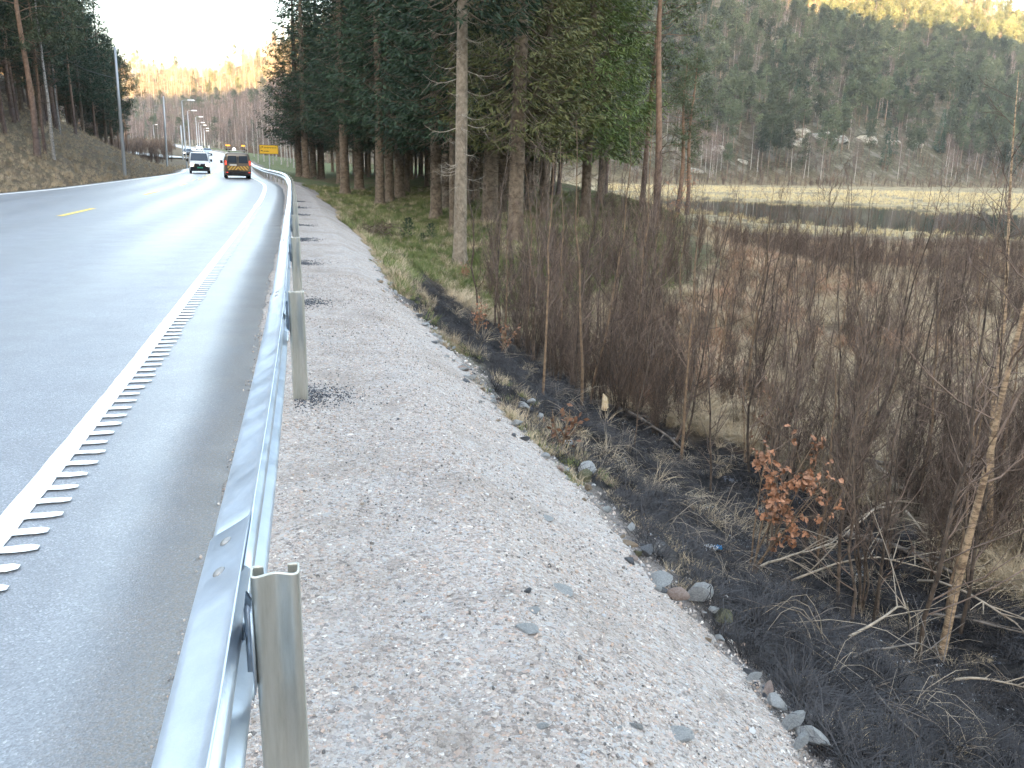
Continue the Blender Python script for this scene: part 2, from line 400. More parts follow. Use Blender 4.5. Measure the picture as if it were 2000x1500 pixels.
c = m.mix(m.attr('straw'), dry, straw); c = m.mix(m.attr('hill'), c, hillc); c = m.mix(m.attr('grass'), c, green)
c = m.mix(m.attr('burnt'), c, burn); c = m.mix(m.attr('gravel'), c, grav)
m.color(c); b1 = m.bump(n2, .06, 1); m.bump(n3, .012, 1, b1)
GROUND = m.m
me = mesh_from('ground', Vg, Qg, Tg, [GROUND])
for k in ('gravel', 'burnt', 'grass', 'hill', 'straw'): attr_f(me, k, np.r_[MK[k], 0])
link('ground', me, kind='structure')
print('ground', len(Vg))

# water of the lake
m = Mat('lake_water', (.010, .014, .012), rough=.04, spec=.5); m.bump(m.noise(2.2, 2, .5), .004, .5)
g = G(); g.add([(8, 40, -2.62), (170, 40, -2.62), (190, 145, -2.62), (8, 145, -2.62)], [(0, 1, 2, 3)])
g.obj('lake_water', m.m, kind='structure')
# thin ice at the near edge
m = Mat('thin_ice', rough=.25, spec=.5); m.color(m.ramp(m.noise(3, 4, .7), [(.4, (.20, .26, .32)), (.6, (.75, .82, .88))]))
g = G()
for (x, y, a, b) in [(30.5, 49.3, 1.9, 1.1), (33.5, 50.5, 2.6, .8), (36.5, 51.2, 2.2, .6), (31.2, 47.9, 1.2, .5)]:
    th = np.linspace(0, 2 * np.pi, 19)[:-1]; rr = 1 + .35 * np.sin(th * 3 + x) + .2 * rng.standard_normal(18)
    P = np.column_stack([x + a * rr * np.cos(th), y + b * rr * np.sin(th), np.full(18, -2.60)]); g.add(P, None, [(0, q, q + 1) for q in range(1, 17)])
g.obj('ice', m.m, kind='structure')

# ---------------------------------------------------------------- road
def frame_at(t):
    x = np.interp(t, RTT, RP[:, 0]); y = np.interp(t, RTT, RP[:, 1]); tx = np.interp(t, RTT, RTAN[:, 0]); ty = np.interp(t, RTT, RTAN[:, 1])
    n = np.hypot(tx, ty); return np.stack([x, y], -1), np.stack([tx / n, ty / n], -1)
def right_edge(t): return -.36 + .05 * fbm(t, t * 0, 1.1, 71) + .025 * fbm(t, t * 0, .22, 72)
ts = np.unique(np.concatenate([np.arange(0, T0 + 20, .12), np.arange(T0 + 20, RTT[-1], .8)]))
P, TG = frame_at(ts); N = np.stack([TG[:, 1], -TG[:, 0]], -1)
A = P + N * right_edge(ts)[:, None]
CL = LP[:, :2]
kk = np.array([np.argmin((CL[:, 0] - p[0]) ** 2 + (CL[:, 1] - p[1]) ** 2) for p in P])
kf = np.convolve(np.pad(kk.astype(float), 20, 'edge'), np.ones(41) / 41, 'valid')
B = np.column_stack([np.interp(kf, np.arange(len(CL)), LP[:, 0]), np.interp(kf, np.arange(len(CL)), LP[:, 1])])
LT = np.column_stack([np.interp(kf, np.arange(len(CL)), LTAN[:, 0]), np.interp(kf, np.arange(len(CL)), LTAN[:, 1])])
B = B - np.column_stack([LT[:, 1], -LT[:, 0]]) * .42
nu = 30; us = np.linspace(0, 1, nu)
V = A[:, None] * (1 - us)[None, :, None] + B[:, None] * us[None, :, None]
zr = road_z(np.interp(ts, RTT, RP[:, 1]))
V = np.concatenate([V, np.repeat(zr[:, None, None], nu, 1)], -1)
V = np.concatenate([V[:, :1] - [0, 0, .12], V, V[:, -1:] - [0, 0, .12]], 1); nu2 = nu + 2
W = np.linalg.norm(B - A, axis=1)
i = np.arange(len(ts) - 1)[:, None] * nu2; j = np.arange(nu2 - 1)[None]
Q = np.stack([i + j, i + nu2 + j, i + nu2 + j + 1, i + j + 1], -1).reshape(-1, 4)[:, ::-1][:, ::-1]
m = Mat('asphalt', rough=.5, spec=.9)
n1 = m.noise(420, 2, .7); n2 = m.noise(130, 3, .75); n3 = m.noise(2.2, 5, .6); lat = m.attr('lat')
sp = m.voro(150)
agg = m.ramp(sp.outputs['Color'], [(.0, (.04, .044, .052)), (.45, (.15, .162, .18)), (.8, (.28, .30, .325)), (1, (.60, .61, .62))])
c = m.mix(.35, agg, m.ramp(n2, [(.3, (.14, .15, .166)), (.7, (.31, .33, .36))]))
c = m.mix(m.rampf(n3, .3, .75, 0, .45), c, (.13, .135, .145))
wv = m.math('SINE', m.math('MULTIPLY', lat, 3.5))
c = m.mix(m.rampf(wv, -1, 1, 0, .22), c, (.17, .175, .18))
edge = m.rampf(m.math('ADD', lat, m.math('MULTIPLY', n3, .5)), .35, .62, 1, 0)
c = m.mix(m.math('MULTIPLY', edge, m.rampf(m.noise(55, 4, .8), .38, .60)), c, m.ramp(n2, [(.3, (.10, .08, .065)), (.7, (.33, .29, .26))]))
m.color(c)
m.inp('Roughness', m.math('ADD', m.rampf(wv, -1, 1, .45, .37), m.math('MULTIPLY', n3, .12)))
b = m.bump(sp.outputs['Distance'], .0016, .7); m.bump(n2, .0009, .5, b)
me = mesh_from('road', V.reshape(-1, 3), Q, None, [m.m])
attr_f(me, 'lat', np.concatenate([np.zeros((len(ts), 1)), W[:, None] * us[None], W[:, None]], 1).ravel())
link('road', me, kind='structure')

# painted markings: sheets 4 mm above the asphalt
paint = Mat('white_road_paint', rough=.55, spec=.4); pn = paint.noise(60, 4, .7)
paint.color(paint.ramp(pn, [(.25, (.45, .45, .44)), (.42, (.78, .79, .78)), (.8, (.86, .87, .86))])); paint.bump(paint.noise(300, 2), .002)
ypaint = Mat('yellow_road_paint', rough=.55, spec=.4); ypaint.color(ypaint.ramp(ypaint.noise(30, 4, .7), [(.3, (.60, .40, .06)), (.6, (.80, .58, .09))]))
def strip(g, PP, TT, TAN, t0, t1, s0, s1, step=.12, dz=.006, wob=.006):
    n = max(2, int((t1 - t0) / step) + 1); t = np.linspace(t0, t1, n)
    p = np.column_stack([np.interp(t, TT, PP[:, 0]), np.interp(t, TT, PP[:, 1])]); tg = np.column_stack([np.interp(t, TT, TAN[:, 0]), np.interp(t, TT, TAN[:, 1])]); tg /= np.linalg.norm(tg, axis=1)[:, None]
    nn = np.column_stack([tg[:, 1], -tg[:, 0]]); z = road_z(np.interp(t, RTT, RP[:, 1]) if PP is RP else p[:, 1])
    a = p + nn * (s0 + wob * fbm(t, t * 0, .08, 1))[:, None]; b = p + nn * (s1 + wob * fbm(t, t * 0 + 5, .08, 2))[:, None]
    V = np.column_stack([np.vstack([a, b]), np.r_[z, z] + dz]); q = np.arange(n - 1)
    g.add(V, np.column_stack([q, q + n, q + n + 1, q + 1]))
g = G()
strip(g, RP, RTT, RTAN, 0, T0 + 28, -1.33, -1.215, .1)
strip(g, RP, RTT, RTAN, T0 + 28.05, T0 + 150, -1.36, -1.16, 1.0)
tt = T0 - 2
while tt < T0 + 28:
    w = .052 + .016 * random.random(); L = -1.09 + .03 * random.random()
    n = 5; ss = np.linspace(-1.225, L, n)
    p, tg = frame_at(np.array([tt])); nn = np.array([tg[0][1], -tg[0][0]])
    V = []
    for k, s_ in enumerate(ss):
        ww = w * (.5 + .12 * random.random()) * (1 if k < n - 1 else .55)
        sh = .008 * (random.random() - .5)
        V += [tuple(p[0] + nn * s_ + tg[0] * (-ww + sh)) + (.010,), tuple(p[0] + nn * s_ + tg[0] * (ww + sh)) + (.010,)]
    g.add(V, [(2 * q, 2 * q + 2, 2 * q + 3, 2 * q + 1) for q in range(n - 1)])
    tt += .174
g.obj('right_edge_line', paint.m, kind='structure')
g = G(); strip(g, LP, LTT, LTAN, 0, 150, -.12, .10, .8, wob=.01); g.obj('left_edge_line', paint.m, kind='structure')
CENC = [(-6.6, -4), (-9.2, 10), (-12.05, 22), (-12.9, 25.45), (-15.6, 35.2), (-16.5, 38.7), (-18.7, 46.6), (-20.3, 52), (-24.6, 66), (-31.0, 86), (-36.2, 103.5), (-47.5, 138.5), (-61.6, 173), (-85.6, 233)]
CP, CTT = polyline(CENC, .5); CTAN = np.gradient(CP, axis=0); CTAN /= np.linalg.norm(CTAN, axis=1)[:, None]
g = G(); ty = lambda y: CTT[np.argmin(np.abs(CP[:, 1] - y))]
for y0 in (-3.6, 8.6, 21.8, 35.2, 47.2): strip(g, CP, CTT, CTAN, ty(y0), ty(y0) + 3.6, -.09, .09, .3)
strip(g, CP, CTT, CTAN, ty(58), ty(170), .06, .22, 1.0)
for y0 in np.arange(57, 170, 6.0): strip(g, CP, CTT, CTAN, ty(y0), ty(y0) + 3, -.26, -.10, .5)
g.obj('centre_line', ypaint.m, kind='structure')

# side road far left
m2 = Mat('side_road_asphalt', (.16, .165, .17), rough=.4, spec=.5)
g = G(); SR = np.array([(-60, 150), (-76, 163), (-95, 172), (-120, 178)]); z = [gz(*p) for p in SR]
for q in range(3):
    a, b = SR[q], SR[q + 1]; n = np.array([(b - a)[1], -(b - a)[0]]) / np.linalg.norm(b - a) * 2.8
    g.add([(a[0] - n[0], a[1] - n[1], z[q] + .25), (a[0] + n[0], a[1] + n[1], z[q] + .25), (b[0] + n[0], b[1] + n[1], z[q + 1] + .25), (b[0] - n[0], b[1] - n[1], z[q + 1] + .25)], [(0, 1, 2, 3)])
g.obj('side_road', m2.m, kind='structure')

# ---------------------------------------------------------------- gravel shoulder with a crumbling lip
ts = np.unique(np.concatenate([np.arange(0, T0 + 14, .06), np.arange(T0 + 14, T0 + 40, .2), np.arange(T0 + 40, T0 + 175, 1.0)]))
P, TG = frame_at(ts); N = np.stack([TG[:, 1], -TG[:, 0]], -1)
e0 = right_edge(ts) - .10; e1 = shoulder_edge(ts) + .03 * rng.standard_normal(len(ts)); us = np.linspace(0, 1, 34)
Sg = e0[:, None] + (e1 - e0)[:, None] * us[None]
Xs = P[:, None, 0] + N[:, None, 0] * Sg; Ys = P[:, None, 1] + N[:, None, 1] * Sg
Zs = shoulder_z(Sg) - .028 + .03 * fbm(Xs, Ys, .55, 81, 4) + .012 * fbm(Xs, Ys, .12, 82, 3) + road_z(Ys)
Zs[:, :4] = np.minimum(Zs[:, :4], -.012 + road_z(Ys[:, :4]) + .012 * fbm(Xs[:, :4], Ys[:, :4], .1, 83, 2))
V = np.stack([Xs, Ys, Zs], -1)
lip = V[:, -1:] + np.concatenate([N * .07, np.zeros((len(ts), 1))], 1)[:, None] - [0, 0, .10]; lip2 = lip + np.concatenate([N * .03, np.zeros((len(ts), 1))], 1)[:, None] - [0, 0, .16]
V = np.concatenate([V, lip, lip2], 1); nu = V.shape[1]
i = np.arange(len(ts) - 1)[:, None] * nu; j = np.arange(nu - 1)[None]
Q = np.stack([i + j, i + j + 1, i + nu + j + 1, i + nu + j], -1).reshape(-1, 4)
m = Mat('crushed_gravel', rough=.92, spec=.2)
def gcol(m, vc):
    s_ = m.n('ShaderNodeSeparateColor'); m.t.links.new(vc, s_.inputs[0])
    base = m.ramp(s_.outputs[0], [(0, (.17, .155, .145)), (.18, (.31, .265, .235)), (.4, (.42, .36, .315)), (.62, (.50, .45, .405)), (.82, (.42, .42, .42)), (.93, (.50, .35, .27)), (1, (.76, .72, .66))], 'LINEAR')
    return base
v1 = m.voro(62); v2 = m.voro(150); v3 = m.voro(26)
c1 = gcol(m, v1.outputs['Color']); c2 = gcol(m, v2.outputs['Color']); c3 = gcol(m, v3.outputs['Color'])
f1 = m.rampf(m.noise(34, 3, .7), .42, .55); c = m.mix(f1, c2, c1)
f3 = m.rampf(m.noise(11, 3, .7), .60, .66); c = m.mix(f3, c, c3)
dirt = m.noise(3.2, 5, .7); c = m.mix(m.rampf(dirt, .52, .72, 0, .5), c, (.23, .195, .165)); c = m.mix(m.rampf(m.noise(.9, 3, .6), .5, .68, 0, .4), c, (.24, .20, .165))
pale = m.noise(1.5, 4, .6, dist=1.0); c = m.mix(m.rampf(pale, .52, .75, 0, .35), c, (.44, .44, .44))
wh = m.voro(9); 
m.color(c)
h = m.math('ADD', m.math('MULTIPLY', v1.outputs['Distance'], -1.0), m.math('MULTIPLY', v2.outputs['Distance'], -.5))
b = m.bump(h, .010, 1.0); m.bump(m.noise(300, 3, .8), .003, .8, b)
GRAVEL = m.m
link('gravel_shoulder', mesh_from('gravel_shoulder', V.reshape(-1, 3), Q, None, [GRAVEL]), kind='structure')
def shoulder_pt(t, s):
    p, tg = frame_at(np.atleast_1d(t)); s = np.atleast_1d(s); n = np.stack([tg[:, 1], -tg[:, 0]], -1)
    X = p[:, 0] + n[:, 0] * s; Y = p[:, 1] + n[:, 1] * s
    return X, Y, shoulder_z(s) - .028 + .03 * fbm(X, Y, .55, 81, 4) + .012 * fbm(X, Y, .12, 82, 3)
# ---------------------------------------------------------------- guardrail
m = Mat('galvanised_beam', rough=.38, spec=.5, metal=.75)
n_ = m.noise(14, 5, .7, vec=m.obj()); n2 = m.noise(120, 3, .7, vec=m.obj())
m.color(m.ramp(n_, [(.3, (.44, .50, .57)), (.7, (.52, .58, .65))])); m.inp('Roughness', m.rampf(m.noise(5, 4, .6, vec=m.obj()), .3, .7, .30, .50)); m.bump(n2, .0006, .6)
ZINC = m.m
m = Mat('weathered_post_steel', rough=.4, spec=.5, metal=.85)
mp = m.n('ShaderNodeMapping'); mp.inputs['Scale'].default_value = (9, 9, .9); m.t.links.new(m.obj(), mp.inputs[0])
n_ = m.noise(4, 5, .7, vec=mp.outputs[0]); c = m.ramp(n_, [(.25, (.40, .395, .35)), (.5, (.50, .50, .455)), (.8, (.60, .605, .57))])
m.color(c); m.inp('Roughness', m.rampf(n_, .3, .7, .55, .35)); m.bump(m.noise(60, 4, .7, vec=m.obj()), .001, .7)
POST = m.m
bolt_m = two('dull_bolt_steel', (.22, .22, .22), (.36, .35, .33), 40, .5, .001, .5, metal=.7)

rail = empty('guardrail', (-.485, 1.5, 0), 'galvanised steel crash barrier on short posts running along the gravel shoulder', 'guardrail')
RO = np.array([-.485, 1.5, 0])
def closed_sheet(pts, th):
    """open outline -> closed thin outline"""
    pts = np.asarray(pts, float); tg = np.gradient(pts, axis=0); tg /= np.linalg.norm(tg, axis=1)[:, None]; n = np.column_stack([-tg[:, 1], tg[:, 0]])
    return np.vstack([pts + n * th / 2, (pts - n * th / 2)[::-1]])
def cr(P, k=4):
    P = np.array(P, float); Q = np.vstack([P[0] * 2 - P[1], P, P[-1] * 2 - P[-2]]); o = []
    for i in range(1, len(Q) - 2):
        for t in np.linspace(0, 1, k, endpoint=False):
            a, b, c, d = Q[i - 1:i + 3]; o.append(.5 * ((2 * b) + (c - a) * t + (2 * a - 5 * b + 4 * c - d) * t * t + (3 * b - a - 3 * c + d) * t ** 3))
    o.append(P[-1]); return np.array(o)
# W profile: x = offset from the posts' line (road side negative), z
WP = cr([(x_ if x_ > -.07 else -.066 + (x_ + .066) * 1.16, z_) for x_, z_ in [(-.066, .738), (-.074, .722), (-.112, .694), (-.150, .668), (-.156, .648), (-.150, .628), (-.112, .600), (-.080, .578), (-.076, .560), (-.080, .542), (-.112, .518), (-.150, .490), (-.156, .470), (-.150, .450), (-.112, .424), (-.074, .396), (-.066, .382)]], 3); WP[:, 0] -= .006
WPO = closed_sheet(WP, .004)
SP = 4.05
npost = 40
post_t = T0 + SP * np.arange(-2, npost)
def fr(t):
    p, tg = frame_at(np.array([t])); return p[0], tg[0], np.array([tg[0][1], -tg[0][0]])
def beam(t0, t1, lift):
    g = G(); n = max(4, int((t1 - t0) / .35)); tt = np.linspace(t0, t1, n); rows = []
    for k, t in enumerate(tt):
        p, tg, nn = fr(t); O = WPO.copy()
        e = lift + (-.0035 if k == 0 else 0)
        O = O + [e * -.55, e]
        zr_ = float(road_z(p[1]))
        rows.append(np.column_stack([p[0] + nn[0] * O[:, 0], p[1] + nn[1] * O[:, 0], O[:, 1] + zr_]) - RO)
    V = np.vstack(rows); mlen = len(WPO); i = np.arange(n - 1)[:, None] * mlen; j = np.arange(mlen)[None]; k2 = (j + 1) % mlen
    Q = np.stack([i + j, i + k2, i + mlen + k2, i + mlen + j], -1).reshape(-1, 4)
    h = mlen // 2
    E = [(q, mlen - 1 - q, mlen - 2 - q, q + 1) for q in range(h - 1)]; o = (n - 1) * mlen
    E2 = [(o + q, o + q + 1, o + mlen - 2 - q, o + mlen - 1 - q) for q in range(h - 1)]
    g.add(V, np.vstack([Q, E, E2])); return g.obj('beam', ZINC, rail)
# bolt: mushroom head
g = G()
pr = [(0.0165, 0), (.016, .003), (.012, .0065), (.006, .0085), (.0005, .009)]
for k, (r_, z_) in enumerate(pr[:-1]):
    a = np.arange(12) * np.pi / 6; r2, z2 = pr[k + 1]
    V = np.vstack([np.column_stack([r_ * np.cos(a), r_ * np.sin(a), a * 0 + z_]), np.column_stack([r2 * np.cos(a), r2 * np.sin(a), a * 0 + z2])])
    g.add(V, [(q, (q + 1) % 12, 12 + (q + 1) % 12, 12 + q) for q in range(12)])
BOLT = g.mesh('bolt', bolt_m)
# post: shallow channel, opening along the road
pp = cr([(.026, .040), (.046, .040), (.0500, .034), (.0500, .006), (.047, -.006), (.036, -.009), (.022, -.003), (0, .004), (-.022, -.003), (-.036, -.009), (-.047, -.006), (-.0500, .006), (-.0500, .034), (-.046, .040), (-.026, .040)], 3)
pp = closed_sheet(pp, .0045)
def post_mesh():
    g = G(); n = len(pp); zz = [-.45, 0, .25, .5, .74, .745]
    V = np.vstack([np.column_stack([pp[:, 0], pp[:, 1], np.full(n, z)]) for z in zz]); i = np.arange(len(zz) - 1)[:, None] * n; j = np.arange(n)[None]; k2 = (j + 1) % n
    Q = np.stack([i + j, i + k2, i + n + k2, i + n + j], -1).reshape(-1, 4); h = n // 2; o = (len(zz) - 1) * n
    g.add(V, np.vstack([Q, [(o + q, o + q + 1, o + n - 2 - q, o + n - 1 - q) for q in range(h - 1)]])); return g.mesh('post', POST)
PM = post_mesh()
# bracket between post and beam
g = G(); br = closed_sheet(cr([(-.052, .0), (-.058, .010), (-.066, .03), (-.074, .055)], 3), .004)
z0, z1 = .47, .67; n = len(br); V = np.vstack([np.column_stack([br, np.full(n, z)]) for z in (z0, z0 + .02, z1 - .03, z1)]); V[:n, 0] += .004; V[-n:, 0] += .004
i = np.arange(3)[:, None] * n; j = np.arange(n)[None]; k2 = (j + 1) % n
g.add(V, np.stack([i + j, i + k2, i + n + k2, i + n + j], -1).reshape(-1, 4)); g.box((-.0545, -.02, .57), (.004, .06, .20)); g.box((-.066, .045, .57), (.016, .07, .16))
BM = g.mesh('bracket', ZINC)
rng2 = random.Random(3)
for k, t in enumerate(post_t):
    p, tg, nn = fr(t); rz = math.atan2(nn[1], nn[0])
    zr_ = float(road_z(p[1]))
    o = link('post', PM, rail); o.location = (p[0] - RO[0], p[1] - RO[1], zr_ + .012 * (rng2.random() - .5)); o.rotation_euler = (.012 * (rng2.random() - .5), .014 * (rng2.random() - .5), rz)
    o = link('bracket', BM, rail); o.location = (p[0] - RO[0], p[1] - RO[1], zr_); o.rotation_euler = (0, 0, rz)
    if k < len(post_t) - 1:
        b = beam(t - .30, post_t[k + 1] + .045, .0045 if k % 2 == 0 else -.0005) if False else None
for k, t in enumerate(post_t[:-1]):
    # each panel laps over the one beyond it
    b = beam(t + .06, post_t[k + 1] + .34, 0.0)
for o in [o for o in rail.children if o.name.startswith('beam')]:
    me = o.data; n = len(me.vertices); V = np.empty(n * 3, np.float32); me.vertices.foreach_get('co', V); V = V.reshape(-1, 3)
    # the lapped end nearer the camera stands 5 mm proud
    rows = n // len(WPO)
    f = np.repeat(np.clip((np.arange(rows) - rows + 3) / 1.0, 0, 1), len(WPO))
    V[:, 2] += .0055 * f; V[:, 0] -= .003 * f
    me.vertices.foreach_set('co', V.ravel()); me.update()
for k, t in enumerate(post_t[:24]):
    for dt in (.10, .26):
        for (s_, z_, tilt) in ((-.131, .6925, -35), (-.131, .4255, -145)):
            if z_ < .5 and k > 12: continue
            p, tg, nn = fr(t + dt); q = np.array([p[0] + nn[0] * s_, p[1] + nn[1] * s_])
            bo = link('bolt', BOLT, rail); bo.location = (q[0] - RO[0], q[1] - RO[1], z_ + .006); bo.rotation_euler = (0, math.radians(tilt), math.atan2(nn[1], nn[0]))
# ---------------------------------------------------------------- plants: materials
bark_spruce = two('spruce_bark', (.085, .065, .048), (.23, .185, .14), 7, .95, .02, .1, .15)
bark_pale = two('pale_spruce_bark', (.14, .115, .088), (.31, .26, .20), 6, .95, .02, .1)
bark_pine = Mat('pine_bark', rough=.95, spec=.1)
_f = bark_pine.noise(6, 5, .7, vec=bark_pine.obj()); _z = bark_pine.n('ShaderNodeSeparateXYZ'); bark_pine.t.links.new(bark_pine.obj(), _z.inputs[0])
bark_pine.color(bark_pine.mix(bark_pine.rampf(_z.outputs[2], 1.0, 4.5), bark_pine.ramp(_f, [(.3, (.07, .05, .045)), (.7, (.20, .155, .135))]), bark_pine.ramp(_f, [(.3, (.15, .095, .065)), (.7, (.33, .22, .155))])))
bark_pine.bump(_f, .02); bark_pine = bark_pine.m
def birch_bark(name, dark, light, k=.5):
    m = Mat(name, rough=.8, spec=.2); mp = m.n('ShaderNodeMapping'); mp.inputs['Scale'].default_value = (5, 5, 16); m.t.links.new(m.obj(), mp.inputs[0])
    f = m.noise(2.4, 5, .75, vec=mp.outputs[0]); m.color(m.ramp(f, [(k - .08, dark), (k, [x * .55 for x in light]), (k + .1, light)])); m.bump(f, .004); return m.m
bark_birch = birch_bark('birch_bark', (.06, .05, .045), (.50, .47, .43), .48)
bark_young = birch_bark('young_birch_bark', (.13, .085, .055), (.40, .285, .18), .47)
bark_sapling = two('sapling_bark', (.035, .028, .024), (.15, .115, .088), 12, .85, 0, .2, .35)
bark_tan = two('bare_tan_bark', (.10, .07, .048), (.26, .18, .115), 12, .85, 0, .2, .25)
twig_m = two('fine_twigs', (.078, .058, .047), (.215, .160, .128), 1.5, .9, 0, .15, .35)
dead_twig = two('dead_spruce_twigs', (.055, .043, .030), (.16, .125, .085), 2.0, .95, 0, .1, .2)
dead_white = two('bleached_dead_branch', (.22, .19, .15), (.45, .40, .33), 9, .9, 0, .1)
def needle(name, a, b, sc=1.3, vary=.25):
    m = Mat(name, rough=.75, spec=.25); f = m.noise(sc, 4, .7, vec=m.pos()); c = m.ramp(f, [(.32, a), (.68, b)])
    c = m.mix(1.0, c, m.ramp(m.rnd(), [(0, (1 - vary,) * 3), (1, (1 + vary, 1 + vary, 1 + vary * .7))]), 'MULTIPLY'); m.color(c)
    m.inp('Transmission Weight', 0.0); return m.m
ndl_dark = needle('dark_spruce_needles', (.016, .034, .021), (.042, .070, .036))
ndl_green = needle('green_spruce_needles', (.07, .12, .038), (.22, .28, .085), 1.6, .12)
ndl_olive = needle('olive_spruce_needles', (.055, .065, .025), (.16, .155, .06), 1.6)
ndl_pine = needle('pine_needles', (.050, .068, .038), (.115, .135, .075), .8, .3)
ndl_far = needle('far_pine_needles', (.036, .050, .035), (.105, .120, .078), .05, .4)
ndl_farsp = needle('far_spruce_needles', (.024, .048, .034), (.055, .085, .055), .06, .3)
twig_far = two('far_birch_twigs', (.10, .078, .074), (.20, .16, .148), .05, .95, 0, .1, .3)

# ---------------------------------------------------------------- conifers
def leafquads(base, d, L, w, up):
    """thin pointed blades: base (n,3), direction (n,3) unit, length, width; returns V, Q"""
    side = np.cross(d, up); side /= (np.linalg.norm(side, axis=1)[:, None] + 1e-9)
    m_ = base + d * (L * .55)[:, None]; t = base + d * L[:, None]
    V = np.stack([base, m_ + side * w[:, None], t, m_ - side * w[:, None]], 1).reshape(-1, 3); n = len(base)
    return V, np.arange(n * 4).reshape(-1, 4)
def spruce_parts(H, zb, Rmax, seed, dens=1.0, dead=(1.5, 6), ndead=60, droop=.35, tw=.035, pale=False):
    r = np.random.default_rng(seed)
    tr = G(); zz = np.array([-.4, 0, .12, .35, .8, 2, 4, 8, 12, H * .8, H]); rr = np.array([.40, .36, .30, .255, .235, .22, .205, .17, .13, .06, .01])
    zz = zz[:len(rr)]; P = np.column_stack([.03 * np.sin(zz * .4 + seed), .03 * np.cos(zz * .3 + seed), zz]); tr.tube(P, rr, 11)
    for k in range(46):                                             # branch stubs
        z = r.uniform(.8, min(zb + 3, 9)); a = r.uniform(0, 6.28); rad_ = np.interp(z, zz, rr)
        d = np.array([math.cos(a), math.sin(a), r.uniform(-.1, .4)]); tr.tube([d * rad_ * .8 + [0, 0, z], d * (rad_ + r.uniform(.04, .12)) + [0, 0, z]], [.016, .009], 4)
    db = G()
    for k in range(ndead):
        z = r.uniform(*dead); a = r.uniform(0, 6.28); L = r.uniform(.5, 1.0) * Rmax * np.interp(z, dead, [.35, .8])
        x = np.linspace(0, 1, 6); out = np.array([math.cos(a), math.sin(a)]); cv = r.uniform(-.25, .25)
        P = np.column_stack([out[0] * x * L + cv * x ** 2 * -out[1], out[1] * x * L + cv * x ** 2 * out[0], z - .22 * L * np.sin(x * 2.2) + .16 * L * x ** 3]); db.tube(P, np.linspace(.017, .004, 6), 3)
        for q in range(int(L * 7)):
            f = r.uniform(.15, 1); b = P[0] + (P[-1] - P[0]) * f; b[2] = np.interp(f, x, P[:, 2]); b[:2] = out * f * L
            th = a + r.choice([-1, 1]) * r.uniform(.5, 1.2); l = r.uniform(.15, .55); d = np.array([math.cos(th), math.sin(th), r.uniform(-.9, -.05)])
            db.tube([b, b + d * l * .55, b + d * l + [0, 0, -.08 * l]], [.0045, .003, .0015], 3, False)
    cr_ = G(); br = G(); z = zb
    while z < H - .3:
        f = (z - zb) / (H - zb); R = Rmax * (1 - f) ** .75 * (1.0 if f > .06 else .75) + .15
        nb = int(r.integers(5, 8)); a0 = r.uniform(0, 6.28); lowd = 1.0 if z < 13 else .55
        for q in range(nb):
            a = a0 + q * 6.283 / nb + r.uniform(-.3, .3); L = R * r.uniform(.72, 1.12); x = np.linspace(0, 1, 7)
            out = np.array([math.cos(a), math.sin(a)]); dr = droop * (1 - f * .7)
            zz_ = z - dr * L * np.sin(x * 2.0) + (dr * .75) * L * x ** 3
            P = np.column_stack([out[0] * x * L, out[1] * x * L, zz_]); br.tube(P[:5] if z > 9 else P, np.linspace(.026, .006, 5 if z > 9 else 7), 3)
            n = int(L * 46 * dens * lowd); u = r.uniform(.18, 1.0, n) ** .85
            b = np.column_stack([out[0] * u * L, out[1] * u * L, np.interp(u, x, zz_)])
            sgn = r.choice([-1, 1], n); fan = r.uniform(.35, 1.15, n) * sgn; wd = L * .30 * np.sin(np.clip(u, 0, 1) * 2.6 + .35)
            # secondary twigs spread sideways, needles hang from them
            lat = r.uniform(0, 1, n) * wd; th = a + fan
            b[:, 0] += np.cos(th) * lat; b[:, 1] += np.sin(th) * lat; b[:, 2] -= lat * .22 + r.uniform(0, .08, n)
            dz = r.uniform(-1.5, .1, n) * (.4 + lat * .8); d = np.column_stack([np.cos(th + r.normal(0, .5, n)), np.sin(th + r.normal(0, .5, n)), dz]); d /= np.linalg.norm(d, axis=1)[:, None]
            l = r.uniform(.14, .38, n); w = r.uniform(.5, 1.2, n) * tw
            if z > 13: l *= 1.5; w *= 1.5
            up = r.normal(0, .5, (n, 3)) + [0, 0, .9]; V, Qd = leafquads(b, d, l, w, up); cr_.add(V, Qd)
        z += r.uniform(.26, .42) * (1 + .3 * f)
    return tr, db, br, cr_
def make_spruce(args, mats, name='spruce_tree', scale=1):
    tr, db, br, cr_ = spruce_parts(*args[0], **args[1]); e = empty(name, (0, 0, -500))
    tr.obj('trunk', mats[0], e); db.obj('dead_branches', mats[3], e, kind='stuff'); br.obj('branches', mats[1], e, kind='stuff'); cr_.obj('crown', mats[2], e, smooth_=False, kind='stuff')
    e['proto'] = 1; return e
SPR = [make_spruce(((21, 4.4, 3.3, 11), dict(dead=(1.6, 6.0), ndead=40, dens=.8)), (bark_spruce, bark_spruce, ndl_dark, dead_twig)),
       make_spruce(((22, 5.2, 3.0, 12), dict(dead=(2.0, 7.0), ndead=44, dens=.8)), (bark_spruce, bark_spruce, ndl_dark, dead_twig)),
       make_spruce(((20, 3.7, 3.6, 13), dict(dead=(1.4, 5.0), ndead=40, dens=.85)), (bark_spruce, bark_spruce, ndl_dark, dead_twig))]
SPR_G = make_spruce(((19, 3.7, 3.3, 15), dict(dead=(1.0, 2.5), ndead=10, droop=.48, dens=1.25, tw=.032)), (bark_spruce, bark_spruce, ndl_green, dead_twig))
SPR_O = make_spruce(((20, 3.9, 3.0, 16), dict(dead=(1.4, 6.5), ndead=70, droop=.42, dens=.75, tw=.03)), (bark_spruce, bark_spruce, ndl_olive, dead_twig))
